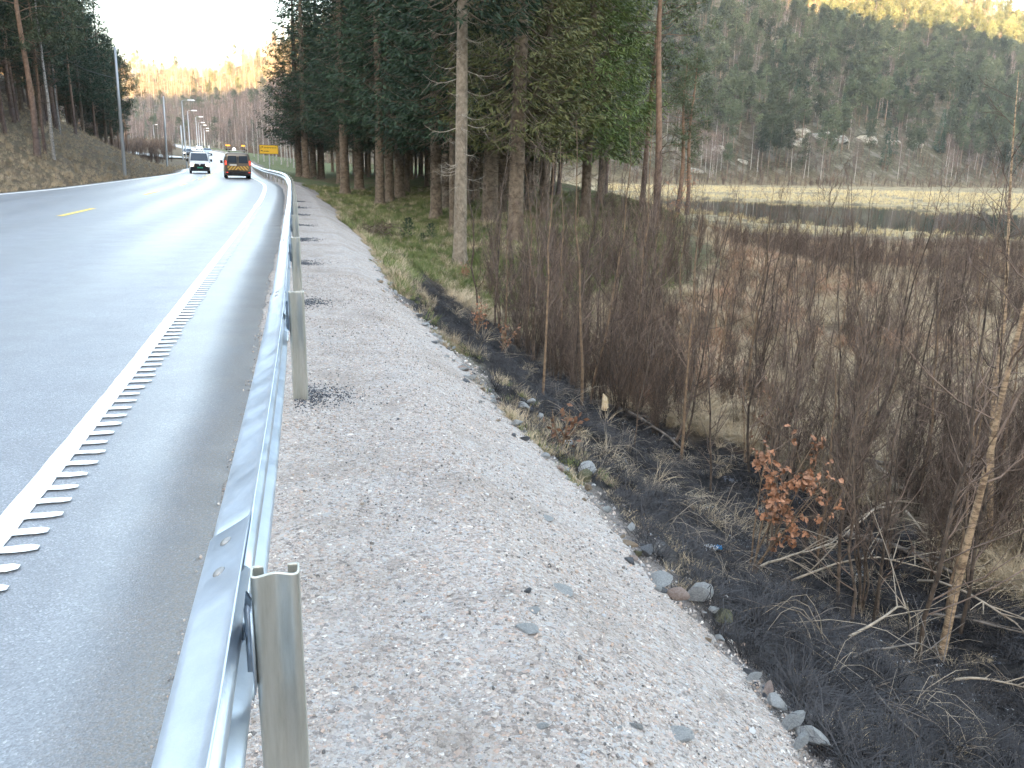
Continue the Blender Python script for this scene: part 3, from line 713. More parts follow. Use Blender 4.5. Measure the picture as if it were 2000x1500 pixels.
SPR_P = make_spruce(((20, 7.6, 2.6, 17), dict(dead=(2.4, 9.5), ndead=46, dens=.8)), (bark_pale, bark_spruce, ndl_dark, dead_white))

def pine_parts(H, zb, Rm, seed, leaf=.16, n_cl=150, lean=.0, stubs=20, tr_r=.17, ncl_leaf=26):
    r = np.random.default_rng(seed); tr = G(); zz = np.linspace(-.4, H, 12); rr = tr_r * np.linspace(1.15, .25, 12); rr[0] *= 1.25
    bx = .10 * np.sin(zz * .5 + seed) + lean * zz; by = .10 * np.cos(zz * .43 + seed * 2); P = np.column_stack([bx, by, zz]); tr.tube(P, rr, 9)
    db = G()
    for k in range(stubs):
        z = r.uniform(1.6, zb + 1.5); a = r.uniform(0, 6.28); L = r.uniform(.4, 2.2); x = np.linspace(0, 1, 5)
        c = np.array([np.interp(z, zz, bx), np.interp(z, zz, by), z]); ph = r.uniform(0, 6)
        Q = c + np.column_stack([math.cos(a) * x * L, math.sin(a) * x * L, .1 * L * np.sin(x * 4 + ph) + r.uniform(-.3, .45) * L * x]); db.tube(Q, np.linspace(.022, .005, 5), 3)
        for s_ in range(int(L * 4)):
            f = r.uniform(.3, 1); b = Q[0] + (Q[-1] - Q[0]) * f; d = r.normal(0, 1, 3) + [math.cos(a), math.sin(a), 0]; d /= np.linalg.norm(d); db.tube([b, b + d * r.uniform(.15, .5)], [.006, .002], 3, False)
    br = G(); cr_ = G(); nb = max(8, n_cl // 5)
    for k in range(nb):
        z = zb + (H - zb) * (k + r.uniform(0, 1)) / nb; f = (z - zb) / (H - zb); a = r.uniform(0, 6.28); L = Rm * (np.sin(np.clip(f * 2.4 + .55, 0, 3.0))) * r.uniform(.55, 1.1) + .3
        x = np.linspace(0, 1, 5); c = np.array([np.interp(z, zz, bx), np.interp(z, zz, by), z])
        Q = c + np.column_stack([math.cos(a) * x * L, math.sin(a) * x * L, (.25 + .3 * f) * L * x ** 1.5 + .08 * L * np.sin(x * 5 + k)]); br.tube(Q, np.linspace(.035, .008, 5), 3)
        for q in range(5):
            u = r.uniform(.4, 1.05); cc = Q[0] + (Q[-1] - Q[0]) * u + r.normal(0, .22, 3) * [1, 1, .6] * (L * .35 + .2); n = ncl_leaf
            b = cc + r.normal(0, 1, (n, 3)) * [.26, .26, .13] * (.7 + Rm * .12); d = r.normal(0, 1, (n, 3)) + [0, 0, .5]; d /= np.linalg.norm(d, axis=1)[:, None]
            V, Qd = leafquads(b, d, r.uniform(.6, 1.3, n) * leaf * 1.6, r.uniform(.6, 1.2, n) * leaf * .26, r.normal(0, 1, (n, 3))); cr_.add(V, Qd)
    return tr, db, br, cr_
def make_pine(args, kw, mats, name='pine_tree'):
    tr, db, br, cr_ = pine_parts(*args, **kw); e = empty(name, (0, 0, -500))
    tr.obj('trunk', mats[0], e); db.obj('dead_branches', dead_twig, e, kind='stuff'); br.obj('branches', mats[0], e, kind='stuff'); cr_.obj('crown', mats[1], e, smooth_=False, kind='stuff'); e['proto'] = 1; return e
PINE = [make_pine((15, 7.0, 2.4, 21), dict(), (bark_pine, ndl_pine)), make_pine((17, 5.5, 2.8, 22), dict(n_cl=180), (bark_pine, ndl_pine)), make_pine((14, 9.0, 2.0, 23), dict(stubs=34), (bark_pine, ndl_pine))]
PINE_D = [make_pine((15, 3.5, 2.7, 25), dict(n_cl=230, tr_r=.15), (bark_pine, ndl_dark)), make_pine((16, 5.0, 2.5, 26), dict(n_cl=200, tr_r=.15), (bark_pine, ndl_pine))]

# ---------------------------------------------------------------- bare broadleaf trees
def bare_lines(H, r0, seed, nb=26, up=.75, zb=.12, blen=.42, sub=5, lean=0., jit=.03, stems=1, sub2=0, tip=.0012):
    """stems, first and second order twigs as (points, radii, order)"""
    r = np.random.default_rng(seed); out = []
    for s_ in range(stems):
        la = r.uniform(0, 6.28); lv = (lean + (r.uniform(.04, .16) if stems > 1 else 0)); h = H * (1 if s_ == 0 else r.uniform(.6, .95)); n = 9
        x = np.linspace(0, 1, n); off = np.cumsum(r.normal(0, jit * h / n * 2.2, (n, 2)), 0); off -= off[0]; off -= np.outer(x, off[-1]) * .5
        P = np.column_stack([math.cos(la) * lv * h * x ** 1.2 + off[:, 0], math.sin(la) * lv * h * x ** 1.2 + off[:, 1], h * x]); R = r0 * (1 if s_ == 0 else .75) * (1 - x * .93) ** .9
        P[0, 2] -= .15; out.append((P, R, 0))
        for k in range(nb if s_ == 0 else nb // 2):
            f = zb + (1 - zb) * (k + r.uniform(0, 1)) / (nb if s_ == 0 else nb // 2); f = min(f, .98); b = np.array([np.interp(f, x, P[:, i]) for i in range(3)]); a = r.uniform(0, 6.28)
            L = h * blen * (1 - f * .72) * r.uniform(.4, 1.1); m_ = 5; y = np.linspace(0, 1, m_); el = up * r.uniform(.7, 1.25)
            d = np.array([math.cos(a), math.sin(a), 0.]); Q = b + d * (L * math.cos(el) * y)[:, None] + np.array([0, 0, 1.]) * (L * math.sin(el) * y ** 1.15)[:, None] + np.cumsum(r.normal(0, L * .03, (m_, 3)), 0) * (y > 0)[:, None]
            rb = max(tip * 1.5, np.interp(f, x, R) * .5); out.append((Q, np.linspace(rb, tip, m_), 1))
            for q in range(r.integers(max(1, sub - 2), sub + 3)):
                g_ = r.uniform(.15, .95); bb = np.array([np.interp(g_, y, Q[:, i]) for i in range(3)]); l = L * r.uniform(.2, .5) * (1.1 - g_ * .5)
                dd = (Q[-1] - Q[0]) / (np.linalg.norm(Q[-1] - Q[0]) + 1e-9) + r.normal(0, .55, 3) + [0, 0, .25]; dd /= np.linalg.norm(dd)
                T_ = np.array([bb, bb + dd * l * .5 + r.normal(0, .02 * l, 3), bb + dd * l + [0, 0, l * .08]]); out.append((T_, [max(tip, rb * .45), max(tip, rb * .3), tip * .7], 2))
                for w in range(sub2):
                    d3 = dd + r.normal(0, .6, 3) + [0, 0, .2]; d3 /= np.linalg.norm(d3); b3 = bb + dd * l * r.uniform(.2, .9); out.append((np.array([b3, b3 + d3 * l * r.uniform(.3, .6)]), [tip, tip * .6], 2))
    return out
def make_bare(name, mats, stem_sides=6, **kw):
    L = bare_lines(**kw); e = empty(name, (0, 0, -500)); a = G(); b = G()
    for P, R, o in L:
        if o == 0: a.tube(P, R, stem_sides)
        elif o == 1: b.tube(P, R, 3, False)
        else: b.tube(P, R, 3, False)
    a.obj('stem', mats[0], e); b.obj('twigs', mats[1], e, kind='stuff'); e['proto'] = 1; return e
SAP = [make_bare('birch_sapling', (bark_sapling, twig_m), H=3.6, r0=.020, seed=s_, nb=22, up=.95, blen=.34, sub=4, jit=.05, sub2=1, tip=.0016) for s_ in (31, 32, 33, 34)] + \
      [make_bare('birch_sapling', (bark_sapling, twig_m), H=3.0, r0=.016, seed=s_, nb=14, up=1.0, blen=.36, sub=5, jit=.06, stems=4, sub2=1, tip=.0016) for s_ in (35, 36, 37)] + \
      [make_bare('birch_sapling', (bark_tan, twig_m), H=3.3, r0=.019, seed=s_, nb=16, up=.9, blen=.34, sub=4, jit=.05, sub2=1, tip=.0016) for s_ in (38, 39)]
def bare_mesh(name, mats, sides=3, **kw):
    g = G()
    for P, R, o in bare_lines(**kw):
        g.m = 0 if o == 0 else 1
        if o == 2 and len(P) == 3: P = P[[0, 2]]; R = [R[0], R[2]]
        g.tube(P, R, sides, False)
    return g.mesh(name, mats)
# low scrub, too many to count
BUSH = [bare_mesh('scrub', (bark_sapling, twig_m), H=1.5, r0=.008, seed=s_, nb=9, up=1.05, blen=.42, sub=4, jit=.09, stems=9, sub2=1, tip=.0022) for s_ in (41, 42, 43, 44)]
BUSHF = [bare_mesh('far_scrub', (twig_far if 0 else twig_m, twig_m), H=2.2, r0=.014, seed=s_, nb=8, up=1.1, blen=.40, sub=3, jit=.07, stems=9, tip=.006) for s_ in (45, 46, 47)]

bark_farpine = two('far_pine_bark', (.10, .08, .07), (.24, .19, .155), 1.0, .95, 0, .1, .25)
# far trees (one mesh each: too small in the picture to show parts)
def far_pine(seed, H=14, zb=.36, Rm=2.6, mat=None, trunk=None):
    trunk = trunk or bark_farpine
    r = np.random.default_rng(seed); g = G(); g.m = 0; ln = r.normal(0, .02, 2); g.tube([(0, 0, -.6), (ln[0] * H * .5, ln[1] * H * .5, H * .5), (ln[0] * H, ln[1] * H, H * .97)], [.15, .11, .03], 5); g.m = 1
    for k in range(64):
        f = r.uniform(0, 1) ** .8; z = H * (zb + (1 - zb) * f); a = r.uniform(0, 6.28); R = Rm * np.sin(np.clip(f * 2.5 + .5, 0, 3.05)) * r.uniform(.2, 1.0); c = np.array([math.cos(a) * R + ln[0] * z, math.sin(a) * R + ln[1] * z, z])
        n = 15; b = c + r.normal(0, 1, (n, 3)) * [.42, .42, .22]; d = r.normal(0, 1, (n, 3)) + [0, 0, .3]; d /= np.linalg.norm(d, axis=1)[:, None]
        V, Q = leafquads(b, d, r.uniform(.35, .85, n), r.uniform(.08, .18, n), r.normal(0, 1, (n, 3))); g.add(V, Q)
    return g.mesh('pine', [trunk, mat or ndl_far], False)
def far_spruce(seed, H=14, Rm=2.3, zb=.08):
    r = np.random.default_rng(seed); g = G(); g.m = 0; g.tube([(0, 0, -.6), (0, 0, H * .6)], [.2, .1], 5); g.m = 1; n = 900
    f = r.uniform(0, 1, n) ** 1.3; z = H * (zb + (1 - zb) * f); lay = (z * 1.5) % 1.0; R = (Rm * (1 - f) * (.55 + .5 * (1 - lay)) + .06) * r.uniform(.45, 1.05, n); a = r.uniform(0, 6.28, n)
    b = np.column_stack([np.cos(a) * R, np.sin(a) * R, z]); d = np.column_stack([np.cos(a), np.sin(a), r.uniform(-.9, .1, n)]); d /= np.linalg.norm(d, axis=1)[:, None]
    V, Q = leafquads(b, d, r.uniform(.3, .7, n), r.uniform(.07, .16, n), r.normal(0, .6, (n, 3)) + [0, 0, .6]); g.add(V, Q)
    return g.mesh('spruce', [bark_spruce, ndl_farsp], False)
def far_birch(seed, H=12, Rm=2.4):
    r = np.random.default_rng(seed); g = G(); g.m = 0; ln = r.normal(0, .03, 2); g.tube([(0, 0, -.6), (ln[0] * H * .6, ln[1] * H * .6, H * .6), (ln[0] * H, ln[1] * H, H * .95)], [.13, .08, .02], 4); g.m = 1; n = 620
    f = r.uniform(.1, 1, n); z0 = H * (.22 + .72 * f); R = Rm * np.sin(np.clip(f * 2.3 + .45, 0, 3.0)) * r.uniform(.1, 1, n); a = r.uniform(0, 6.28, n)
    b = np.column_stack([np.cos(a) * R * .75 + ln[0] * z0, np.sin(a) * R * .75 + ln[1] * z0, z0]); d = np.column_stack([np.cos(a) * .5, np.sin(a) * .5, r.uniform(.5, 1.4, n)]) + r.normal(0, .25, (n, 3)); d /= np.linalg.norm(d, axis=1)[:, None]
    V, Q = leafquads(b, d, r.uniform(.6, 1.5, n), r.uniform(.012, .028, n), r.normal(0, 1, (n, 3))); g.add(V, Q)
    return g.mesh('bare_birch', [bark_birch, twig_far], False)
FP = [far_pine(51), far_pine(52, 15, .35, 2.7), far_pine(53, 12, .5, 2.0), far_pine(54, 16, .55, 2.2)]
FS = [far_spruce(61), far_spruce(62, 11, 2.1)]
FB = [far_birch(71), far_birch(72, 10, 2.1), far_birch(73, 13, 2.6)]
# ---------------------------------------------------------------- planting
def place(proto, x, y, z, label, group, cat='tree', rz=None, s=1.0, tr=None, tilt=(0, 0)):
    if 'proto' in proto:
        del proto['proto']; o = proto
    else: o = copy_tree(proto)
    o.location = (x, y, z); o.rotation_euler = (tilt[0], tilt[1], random.uniform(0, 6.28) if rz is None else rz); o.scale = (s,) * 3
    o['label'] = label; o['category'] = cat
    if group: o['group'] = group
    elif 'group' in o: del o['group']
    if tr:
        for c in o.children:
            if c.name.startswith('trunk'): c.scale = (tr / s, tr / s, 1)
    return o

# spruce plantation: where each trunk meets the ground, and its width, read off the photograph
near = [  # px, py, width px, kind, label
 (898, 517, 25, 'P', 'foremost pale spruce trunk with bare bleached branch stubs at the foot of the bank'),
 (1007, 472, 30, 'O', 'thick brown spruce with ragged twiggy branches rising out of the bare thicket'),
 (958, 437, 30, 'O', 'stout flared spruce trunk behind the pale foremost trunk'),
 (882, 452, 11, '0', 'thin dark spruce trunk hard against the left side of the pale foremost trunk'),
 (872, 410, 20, '1', 'dark spruce trunk behind the left side of the pale foremost trunk'),
 (851, 426, 21, '2', 'straight spruce trunk with tufted foot standing forward on the mossy grass'),
 (742, 402, 17, '1', 'slim brown spruce trunk standing alone in front of the dark row'),
 (762, 396, 17, '0', 'spruce trunk close behind the slim brown one'),
 (779, 386, 19, '2', 'broad spruce trunk in the middle of the plantation front'),
 (795, 378, 12, '0', 'narrow spruce trunk right of the broad middle trunk'),
 (673, 380, 17, '1', 'spruce trunk with swollen foot at the edge of the grass near the barrier'),
 (702, 372, 17, '2', 'spruce trunk with root flare on a low grassy hump'),
 (662, 358, 10, '0', 'thin spruce trunk beside the one with the swollen foot'),
 (627, 350, 13, '1', 'spruce trunk fourth from the road side of the plantation'),
 (613, 346, 15, '2', 'dark spruce trunk third from the road side of the plantation'),
 (598, 346, 13, '0', 'spruce trunk second from the road side of the plantation'),
 (584, 345, 12, '2', 'outermost spruce nearest the road with crown against the white sky'),
 (980, 422, 20, '0', 'reddish brown spruce trunk right of the stout flared one'),
 (992, 397, 9, '1', 'thin spruce trunk half hidden by the thick brown one'),
 (931, 393, 12, '2', 'mossy spruce trunk in the gap right of the pale foremost trunk'),
 (920, 397, 11, '0', 'spruce trunk with white dead stubs in the gap behind the pale foremost trunk'),
 (911, 400, 10, '1', 'spruce trunk grazing the right edge of the pale foremost trunk'),
 (1043, 362, 12, '0', 'lone brown spruce trunk in the opening before the meadow'),
]
K = {'P': SPR_P, 'O': SPR_O, 'G': SPR_G, '0': SPR[0], '1': SPR[1], '2': SPR[2]}
taken = []
for (px, py, w, k, lab) in near:
    h = hit(px, py)
    if h is None or h[1] > 120: print('spruce miss', px, py, h); continue
    x, y, z = h; dist = math.hypot(x, y); r_ = w / 2 * dist * 1.03 / 1600 / .235
    place(K[k], x, y, z - .02, lab, 'spruce trees of the plantation beside the road', 'spruce', s=1.0, tr=min(1.5, max(.5, r_)) * 1.0); taken.append((x, y))
# the low green spruce on the right edge of the plantation
place(SPR_G, 3.1, 38.0, gz(3.1, 38.0), 'bright green spruce with drooping boughs at the right edge of the plantation', 'spruce trees of the plantation beside the road', 'spruce', s=.98, rz=1.0); taken.append((4.3, 38))
place(SPR_G, 4.7, 47.0, gz(4.7, 47.0), 'green spruce behind the lowest drooping boughs beside the orange pine trunks', 'spruce trees of the plantation beside the road', 'spruce', s=.9, rz=3.0); taken.append((6.2, 46))
place(SPR_O, 1.2, 36, gz(1.2, 36), 'olive spruce full of dead twigs between the thick brown trunk and the bright green spruce', 'spruce trees of the plantation beside the road', 'spruce', s=1.0, rz=2.0, tr=.8); taken.append((1.9, 34.5))
n = 0; tries = 0; r = random.Random(5)
while n < 84 and tries < 4000:
    tries += 1; y = r.uniform(40, 112); x0 = np.interp(y, RP[:, 1], RP[:, 0]) + 6.5 + .05 * (y - 40); x1 = min(.095 * y - .5, 1.9 + .012 * (y - 40))
    x = r.uniform(x0, x1)
    if min(math.hypot(x - a, y - b) for a, b in taken) < 2.7: continue
    taken.append((x, y)); n += 1
    place(SPR[n % 3], x, y, gz(x, y), 'dark spruce deep inside the plantation among its crowded neighbours', 'spruces deep inside the plantation', 'spruce', s=r.uniform(.85, 1.08), tr=r.uniform(.55, .85))
# pines at the right edge, growing from the thicket
for (px, py, w, k, s_, ti, lab) in [(1276, 445, 14, 2, .98, .055, 'tall orange-barked pine leaning over the thicket at the edge of the marsh'),
     (1252, 408, 10, 0, .95, .04, 'second slender pine just left of the leaning orange one'), (1224, 385, 8, 1, .8, .02, 'pine trunk under the green spruce boughs nearest the slender pair'),
     (1206, 382, 9, 0, .85, .03, 'middle one of three thin pine trunks under the green spruce boughs'), (1181, 380, 8, 2, .85, .02, 'left one of three thin pines under the green boughs'),
     (1140, 380, 10, 1, .8, 0, 'greyish pine trunk rising from the densest brush'), (1092, 382, 8, 0, .75, 0, 'right one of a pair of dark pine trunks before the pale meadow'), (1081, 384, 9, 1, .75, 0, 'left one of a pair of dark pine trunks before the pale meadow')]:
    h = hit(px, py)
    if h is None: continue
    x, y, z = h; y = min(y, 75); 
    place(PINE[k], x, y, gz(x, y), lab, 'pine trees at the edge of the marsh', 'pine', s=s_, tr=max(.5, w / 2 * y / 1600 / .175), tilt=(0, ti))

# left bank forest
r = random.Random(9)
ltrees = [(72, 306, 9, 'P', 'reddish pine trunk tallest on the bank left of the white-flecked birch'), (90, 300, 5, 'D', 'thin grey pine trunk between the reddish pine and the white-flecked birch'),
          (155, 246, 8, 'D', 'pale lichen-grey pine trunk at the top of the eroded bank'), (28, 240, 6, 'D', 'dim pine trunk near the upper left of the bank'), (196, 262, 5, 'D', 'pine trunk at the end of the wood above the eroded bank'),
          (218, 270, 5, 'D', 'dark pine behind the leaning grey cable pole'), (246, 275, 6, 'D', 'bushy dark pine ending the wood above the far bank'), (8, 260, 6, 'D', 'pine trunk at the very left edge of the wood'), (110, 250, 6, 'P', 'pine trunk behind the white-flecked birch')]
for (px, py, w, k, lab) in ltrees:
    h = hit(px, py)
    if h is None: continue
    x, y, z = h; place(PINE[1] if k == 'P' else PINE_D[r.randrange(2)], x, y, z, lab, 'pine trees of the wood on the left bank', 'pine', s=r.uniform(.95, 1.15), tr=max(.5, w / 2 * math.hypot(x, y) / 1600 / .17))
lt = []
tries = 0
while len(lt) < 215 and tries < 6000:
    tries += 1; y = r.uniform(38, 150); x = -r.uniform(.44, 1.0) * y
    l = -st_of([x], [y], LP, LTT, LTAN)[0][0]
    if l < 8.5 or l > 48 or y > 122: continue
    if x > -.432 * y - 1: continue
    if lt and min(math.hypot(x - a, y - b) for a, b in lt) < 2.3: continue
    lt.append((x, y))
    place([PINE_D[0], PINE_D[1], PINE_D[0], SPR[0], PINE[0]][len(lt) % 5], x, y, gz(x, y), 'dark conifer packed inside the wood above the left bank', 'conifers inside the wood on the left bank', 'tree', s=r.uniform(.8, 1.12), tr=r.uniform(.6, 1.0))
# birch with white flecks
BIRCH_N = make_bare('birch_tree', (bark_birch, twig_m), stem_sides=8, H=14, r0=.11, seed=81, nb=34, zb=.3, blen=.2, sub=6, sub2=2, jit=.012, tip=.004)
for i_, (px, py, s_, lab) in enumerate([(106, 314, 1.0, 'slim birch with white-flecked dark bark at the foot of the left wood'), (118, 262, .8, 'thin birch a little behind the white-flecked one')]):
    h = hit(px, py); place(BIRCH_N, h[0], h[1], h[2], lab, None, 'birch', s=s_)

# birch row beyond the field, behind the yellow sign
BIRCH_F = [make_bare('birch_tree', (bark_birch, twig_far), stem_sides=5, H=13, r0=.14, seed=s_, nb=40, zb=.25, blen=.24, sub=6, jit=.015, tip=.012) for s_ in (83, 84)]
bl = ['birch with bright white trunk just left of the yellow sign', 'white birch trunk seen under the middle of the yellow sign', 'white birch right of the yellow sign', 'slender birch beside the last barrier bend']
for i_, (px, y) in enumerate([(504, 150), (527, 146), (561, 140), (484, 165), (515, 155), (533, 150), (540, 160), (549, 148), (567, 152), (573, 136), (579, 148), (590, 140), (604, 150), (556, 165), (497, 175), (620, 150), (648, 140), (712, 150), (780, 145)]):
    d = ray(px, 310); x = d.x * y
    place(BIRCH_F[i_ % 2], x, y, gz(x, y), bl[i_] if i_ < 4 else 'bare white-stemmed birch in the row behind the field and the yellow sign', 'birches behind the field' , 'birch', s=r.uniform(.7, .95))

# ---- the thicket of bare saplings on the right
r = np.random.default_rng(77)
def thick_ok(x, y, s, f):
    return True
cand = []
while len(cand) < 2600:
    y = 5.6 + 36 * r.uniform() ** 1.45; b = r.uniform(-.06, .78); x = b * y
    cand.append((x, y))
cand = np.array(cand); zc, mk = ground_fields(cand[:, 0], cand[:, 1])
ok = (mk['s'] > 4.0) & (mk['water'] < .05) & ((mk['burnt'] < .7) | (r.uniform(size=len(cand)) < .75)) & ~((mk['forest'] > .5) & (cand[:, 0] < np.where(cand[:, 1] < 27, -.03 * cand[:, 1] + .4, .06 * cand[:, 1] + .3)))
ok &= (cand[:, 1] > 7.6) | (r.uniform(size=len(cand)) < .3)
idx = np.nonzero(ok)[0]; dist = np.hypot(cand[:, 0], cand[:, 1]); 
dens = fbm(cand[idx, 0], cand[idx, 1], 2.6, 90); idx = idx[dens > -.28]
order = r.permutation(idx)[:276]
kinds = ['tangled bare', 'slender bare', 'forked bare', 'wispy bare']
sap_n = 0
for q in order:
    x, y = cand[q]; z = zc[q]
    near_ = y < 14
    k = int(r.integers(0, 9)) if not near_ else int(r.choice([0, 1, 2, 3, 7, 8, 4]))
    s_ = r.uniform(.62, 1.12) * (1 if y < 22 else .9)
    tall = (x / y < .22) and 12 < y < 22
    if tall: s_ *= 1.18
    side = 'left thicket by the spruces' if x / y < .2 else ('middle thicket' if x / y < .42 else 'right thicket')
    dp = 'close to the burnt bank' if y < 13 else ('half way to the lake' if y < 30 else 'near the lake')
    place(SAP[k], x, y, z, '%s %s sapling in the %s, %s' % ('tall' if s_ > 1.0 else ('short' if s_ < .72 else 'middling'), 'single-stemmed' if k < 4 else ('many-stemmed' if k < 7 else 'tan-barked'), side, dp), 'bare saplings of the thicket', 'sapling', s=s_, tilt=(r.normal(0, .06), r.normal(0, .06))); sap_n += 1
# notable young birches
YB = make_bare('young_birch', (bark_young, twig_m), stem_sides=9, H=4.7, r0=.036, seed=91, nb=26, zb=.30, blen=.34, sub=6, sub2=2, jit=.018, tip=.002, up=.8)
YB2 = make_bare('young_birch', (bark_tan, twig_m), stem_sides=8, H=4.2, r0=.026, seed=92, nb=18, zb=.35, blen=.32, sub=5, sub2=1, jit=.03, tip=.0018, up=.85)
YB3 = make_bare('young_birch', (bark_young, twig_m), stem_sides=8, H=4.8, r0=.034, seed=94, nb=20, zb=.35, blen=.32, sub=5, sub2=1, jit=.025, tip=.0018, up=.85)
place(YB, 3.62, 6.0, gz(3.62, 6.0), 'tan-barked young birch leaning in the burnt patch, thickest stem at the lower right', None, 'birch', rz=.4, s=1.0, tilt=(.02, .055))
_h = hit(1932, 1088); place(YB3, _h[0], _h[1], _h[2], 'orange-barked young birch on the straw hummock at the right edge', None, 'birch', rz=2., s=1.0, tilt=(.0, .14))
for (px, py, s_, ti, lab) in [(1135, 790, .95, .10, 'tan-stemmed young birch leaning right beside the charred stump'), (1060, 770, .68, 0, 'dark forked young birch left of the charred stump'), (1240, 740, 1.1, .04, 'tall straight young birch behind the charred stump'),
                         (1100, 720, 1.05, -.06, 'dark thick-stemmed sapling in the blackened gully'), (1450, 830, .9, .03, 'young birch above the brown-leaved oak shrub'), (1330, 900, .85, -.03, 'young birch on the edge of the black ground left of the oak shrub'), (985, 690, .62, .0, 'dark sapling at the top of the blackened gully')]:
    h = hit(px, py)
    if h: place(YB2, h[0], h[1], h[2], lab, None, 'birch', s=s_, tilt=(0, ti))

# ---- uncountable scrub
def scat(name, protos, n, region, cond, sc, tilt=.1, seed=1, sink=0.0, squash=None, **k):
    r = np.random.default_rng(seed); y = region[0] + (region[1] - region[0]) * r.uniform(size=n) ** region[4]; x = (region[2] + (region[3] - region[2]) * r.uniform(size=n)) * y if region[5] else region[2] + (region[3] - region[2]) * r.uniform(size=n)
    z, mk = ground_fields(x, y); ok = cond(x, y, mk, r); x, y, z = x[ok], y[ok], z[ok]; m_ = len(x)
    rot = np.column_stack([r.normal(0, tilt, m_), r.normal(0, tilt, m_), r.uniform(0, 6.28, m_)]); s_ = r.uniform(*sc, m_)
    if squash is not None: s_ = np.column_stack([s_, s_, s_ * squash])
    print(name, m_)
    return scatter(name, protos, np.column_stack([x, y, z - sink]), rot, s_, r.integers(0, len(protos), m_), **k)
scat('scrub', BUSH, 3000, (7.0, 46, -.05, .80, 1.15, 1), lambda x, y, k, r: (k['s'] > 4.2) & (k['water'] < .02) & ((k['burnt'] < .6) | ((k['s'] > 4.6) & (r.uniform(size=len(x)) < .30))) & ~((k['forest'] > .5) & (x < np.where(y < 27, -.03 * y + .3, .055 * y))) & (fbm(x, y, 2.4, 91) > .38 * (r.uniform(size=len(x)) - .45)), (.3, 1.05), seed=3, kind='stuff', label='low tangle of purple-brown bare twigs covering the marsh edge')
scat('lakeside_scrub', BUSHF, 1500, (32, 58, .10, .62, 1.0, 1), lambda x, y, k, r: (k['water'] < .02) & (k['forest'] < .3) & (y < 54 - .34 * x + 5 * fbm(x, y, 8, 92)) & (k['straw'] < .8), (.22, .5), seed=4, kind='stuff', label='grey-brown bare scrub along the near shore of the lake')

scat('gully_brush', BUSH, 300, (12, 29, -.03, .2, 1.0, 1), lambda x, y, k, r: (k['s'] > 4.0) & (fbm(x, y, 1.6, 55) > -.1), (.6, 1.3), seed=14, kind='stuff', label='bare twiggy brush between the burnt gully and the spruce trunks')
# ---- grasses
def tuft(name, mats, n, L, spread, curl, w, seed, lie=.0):
    r = np.random.default_rng(seed); g = G(); x = np.linspace(0, 1, 4)
    for k in range(n):
        a = r.uniform(0, 6.28); b = np.array([math.cos(a), math.sin(a)]) * r.uniform(0, spread); a2 = a + r.normal(0, .9); l = L * r.uniform(.5, 1.15); c = curl * r.uniform(.4, 1.5) + lie
        P = np.column_stack([b[0] + math.cos(a2) * l * c * x ** 1.6, b[1] + math.sin(a2) * l * c * x ** 1.6, l * (x - min(.85, c * .55) * x ** 2.2)]); ww = w * np.array([.7, 1, .7, .1])
        sd_ = np.array([-math.sin(a2 + .4), math.cos(a2 + .4), 0]); V = np.concatenate([P - sd_ * ww[:, None], P + sd_ * ww[:, None]]); g.add(V, [(q, q + 1, q + 5, q + 4) for q in range(3)])
    return g.mesh(name, mats, False)
def grassm(name, a, b, vary=.25):
    m = Mat(name, rough=.85, spec=.15); f = m.noise(1.1, 4, .7); c = m.ramp(f, [(.33, a), (.67, b)]); m.color(m.mix(m.rampf(m.rnd(), 0, 1, 0, .5), c, [q * 1.5 for q in b])); return m.m
g_dry = grassm('dry_grass', (.20, .155, .10), (.47, .38, .26)); g_straw = grassm('pale_straw', (.34, .27, .15), (.58, .48, .28))
g_green = grassm('mossy_grass', (.05, .075, .022), (.17, .19, .075)); g_burn = grassm('burnt_grass', (.010, .010, .011), (.055, .053, .055)); g_brown = grassm('brown_bracken', (.15, .085, .055), (.36, .22, .145))
TD = [tuft('tuft', [g_dry], 34, .42, .10, .55, .0030, s_) for s_ in (101, 102, 103)]; TL = [tuft('lying_tuft', [g_dry], 30, .50, .14, 1.0, .0035, s_, .2) for s_ in (104, 105)]
TG = [tuft('green_tuft', [g_green], 36, .17, .12, .5, .0035, s_) for s_ in (106, 107)]; TGD = [tuft('strawy_tuft', [g_dry], 30, .22, .12, .7, .003, 108)]
TB = [tuft('burnt_tuft', [g_burn], 34, .20, .12, .9, .0028, s_, .25) for s_ in (109, 110)]; TR = [tuft('reed_tuft', [g_straw], 22, .85, .35, .12, .012, s_) for s_ in (111, 112)]
TW = [tuft('bracken_tuft', [g_brown], 30, .40, .2, .6, .006, s_) for s_ in (113,)]
scat('dry_grass', TD + TL + TL, 30000, (5.5, 50, -.08, .85, 1.55, 1), lambda x, y, k, r: (k['s'] > 3.5) & (k['water'] < .02) & (k['burnt'] < .45) & (k['grass'] < .5) & (fbm(x, y, 1.7, 95) > -.25), (.45, 1.1), .3, 5, kind='stuff', label='matted tufts of dry winter grass between the saplings')
scat('bracken', TW, 12000, (8, 48, -.02, .8, 1.3, 1), lambda x, y, k, r: (k['s'] > 4) & (k['water'] < .02) & (k['burnt'] < .4) & (k['forest'] < .4) & ((fbm(x, y, 3.1, 96) > .12) | (np.hypot((x - 8.5) / 4, (y - 29) / 6) < 1)), (.6, 1.2), .3, 6, kind='stuff', label='patches of red-brown dead bracken in the marsh')
scat('mossy_grass', TG + TG + TGD, 26000, (11, 60, -.30, .20, 1.35, 1), lambda x, y, k, r: (k['grass'] > .35) & (k['s'] > 1.4), (.6, 1.5), .25, 7, kind='stuff', label='soft green grass on the forest floor under the spruces')
scat('burnt_grass', TB, 9000, (2.2, 22, -.2, .85, 1.4, 1), lambda x, y, k, r: (k['burnt'] > .35) & (k['s'] > 1.7), (.35, .95), .35, 8, kind='stuff', label='charred grass lying on the burnt slope')
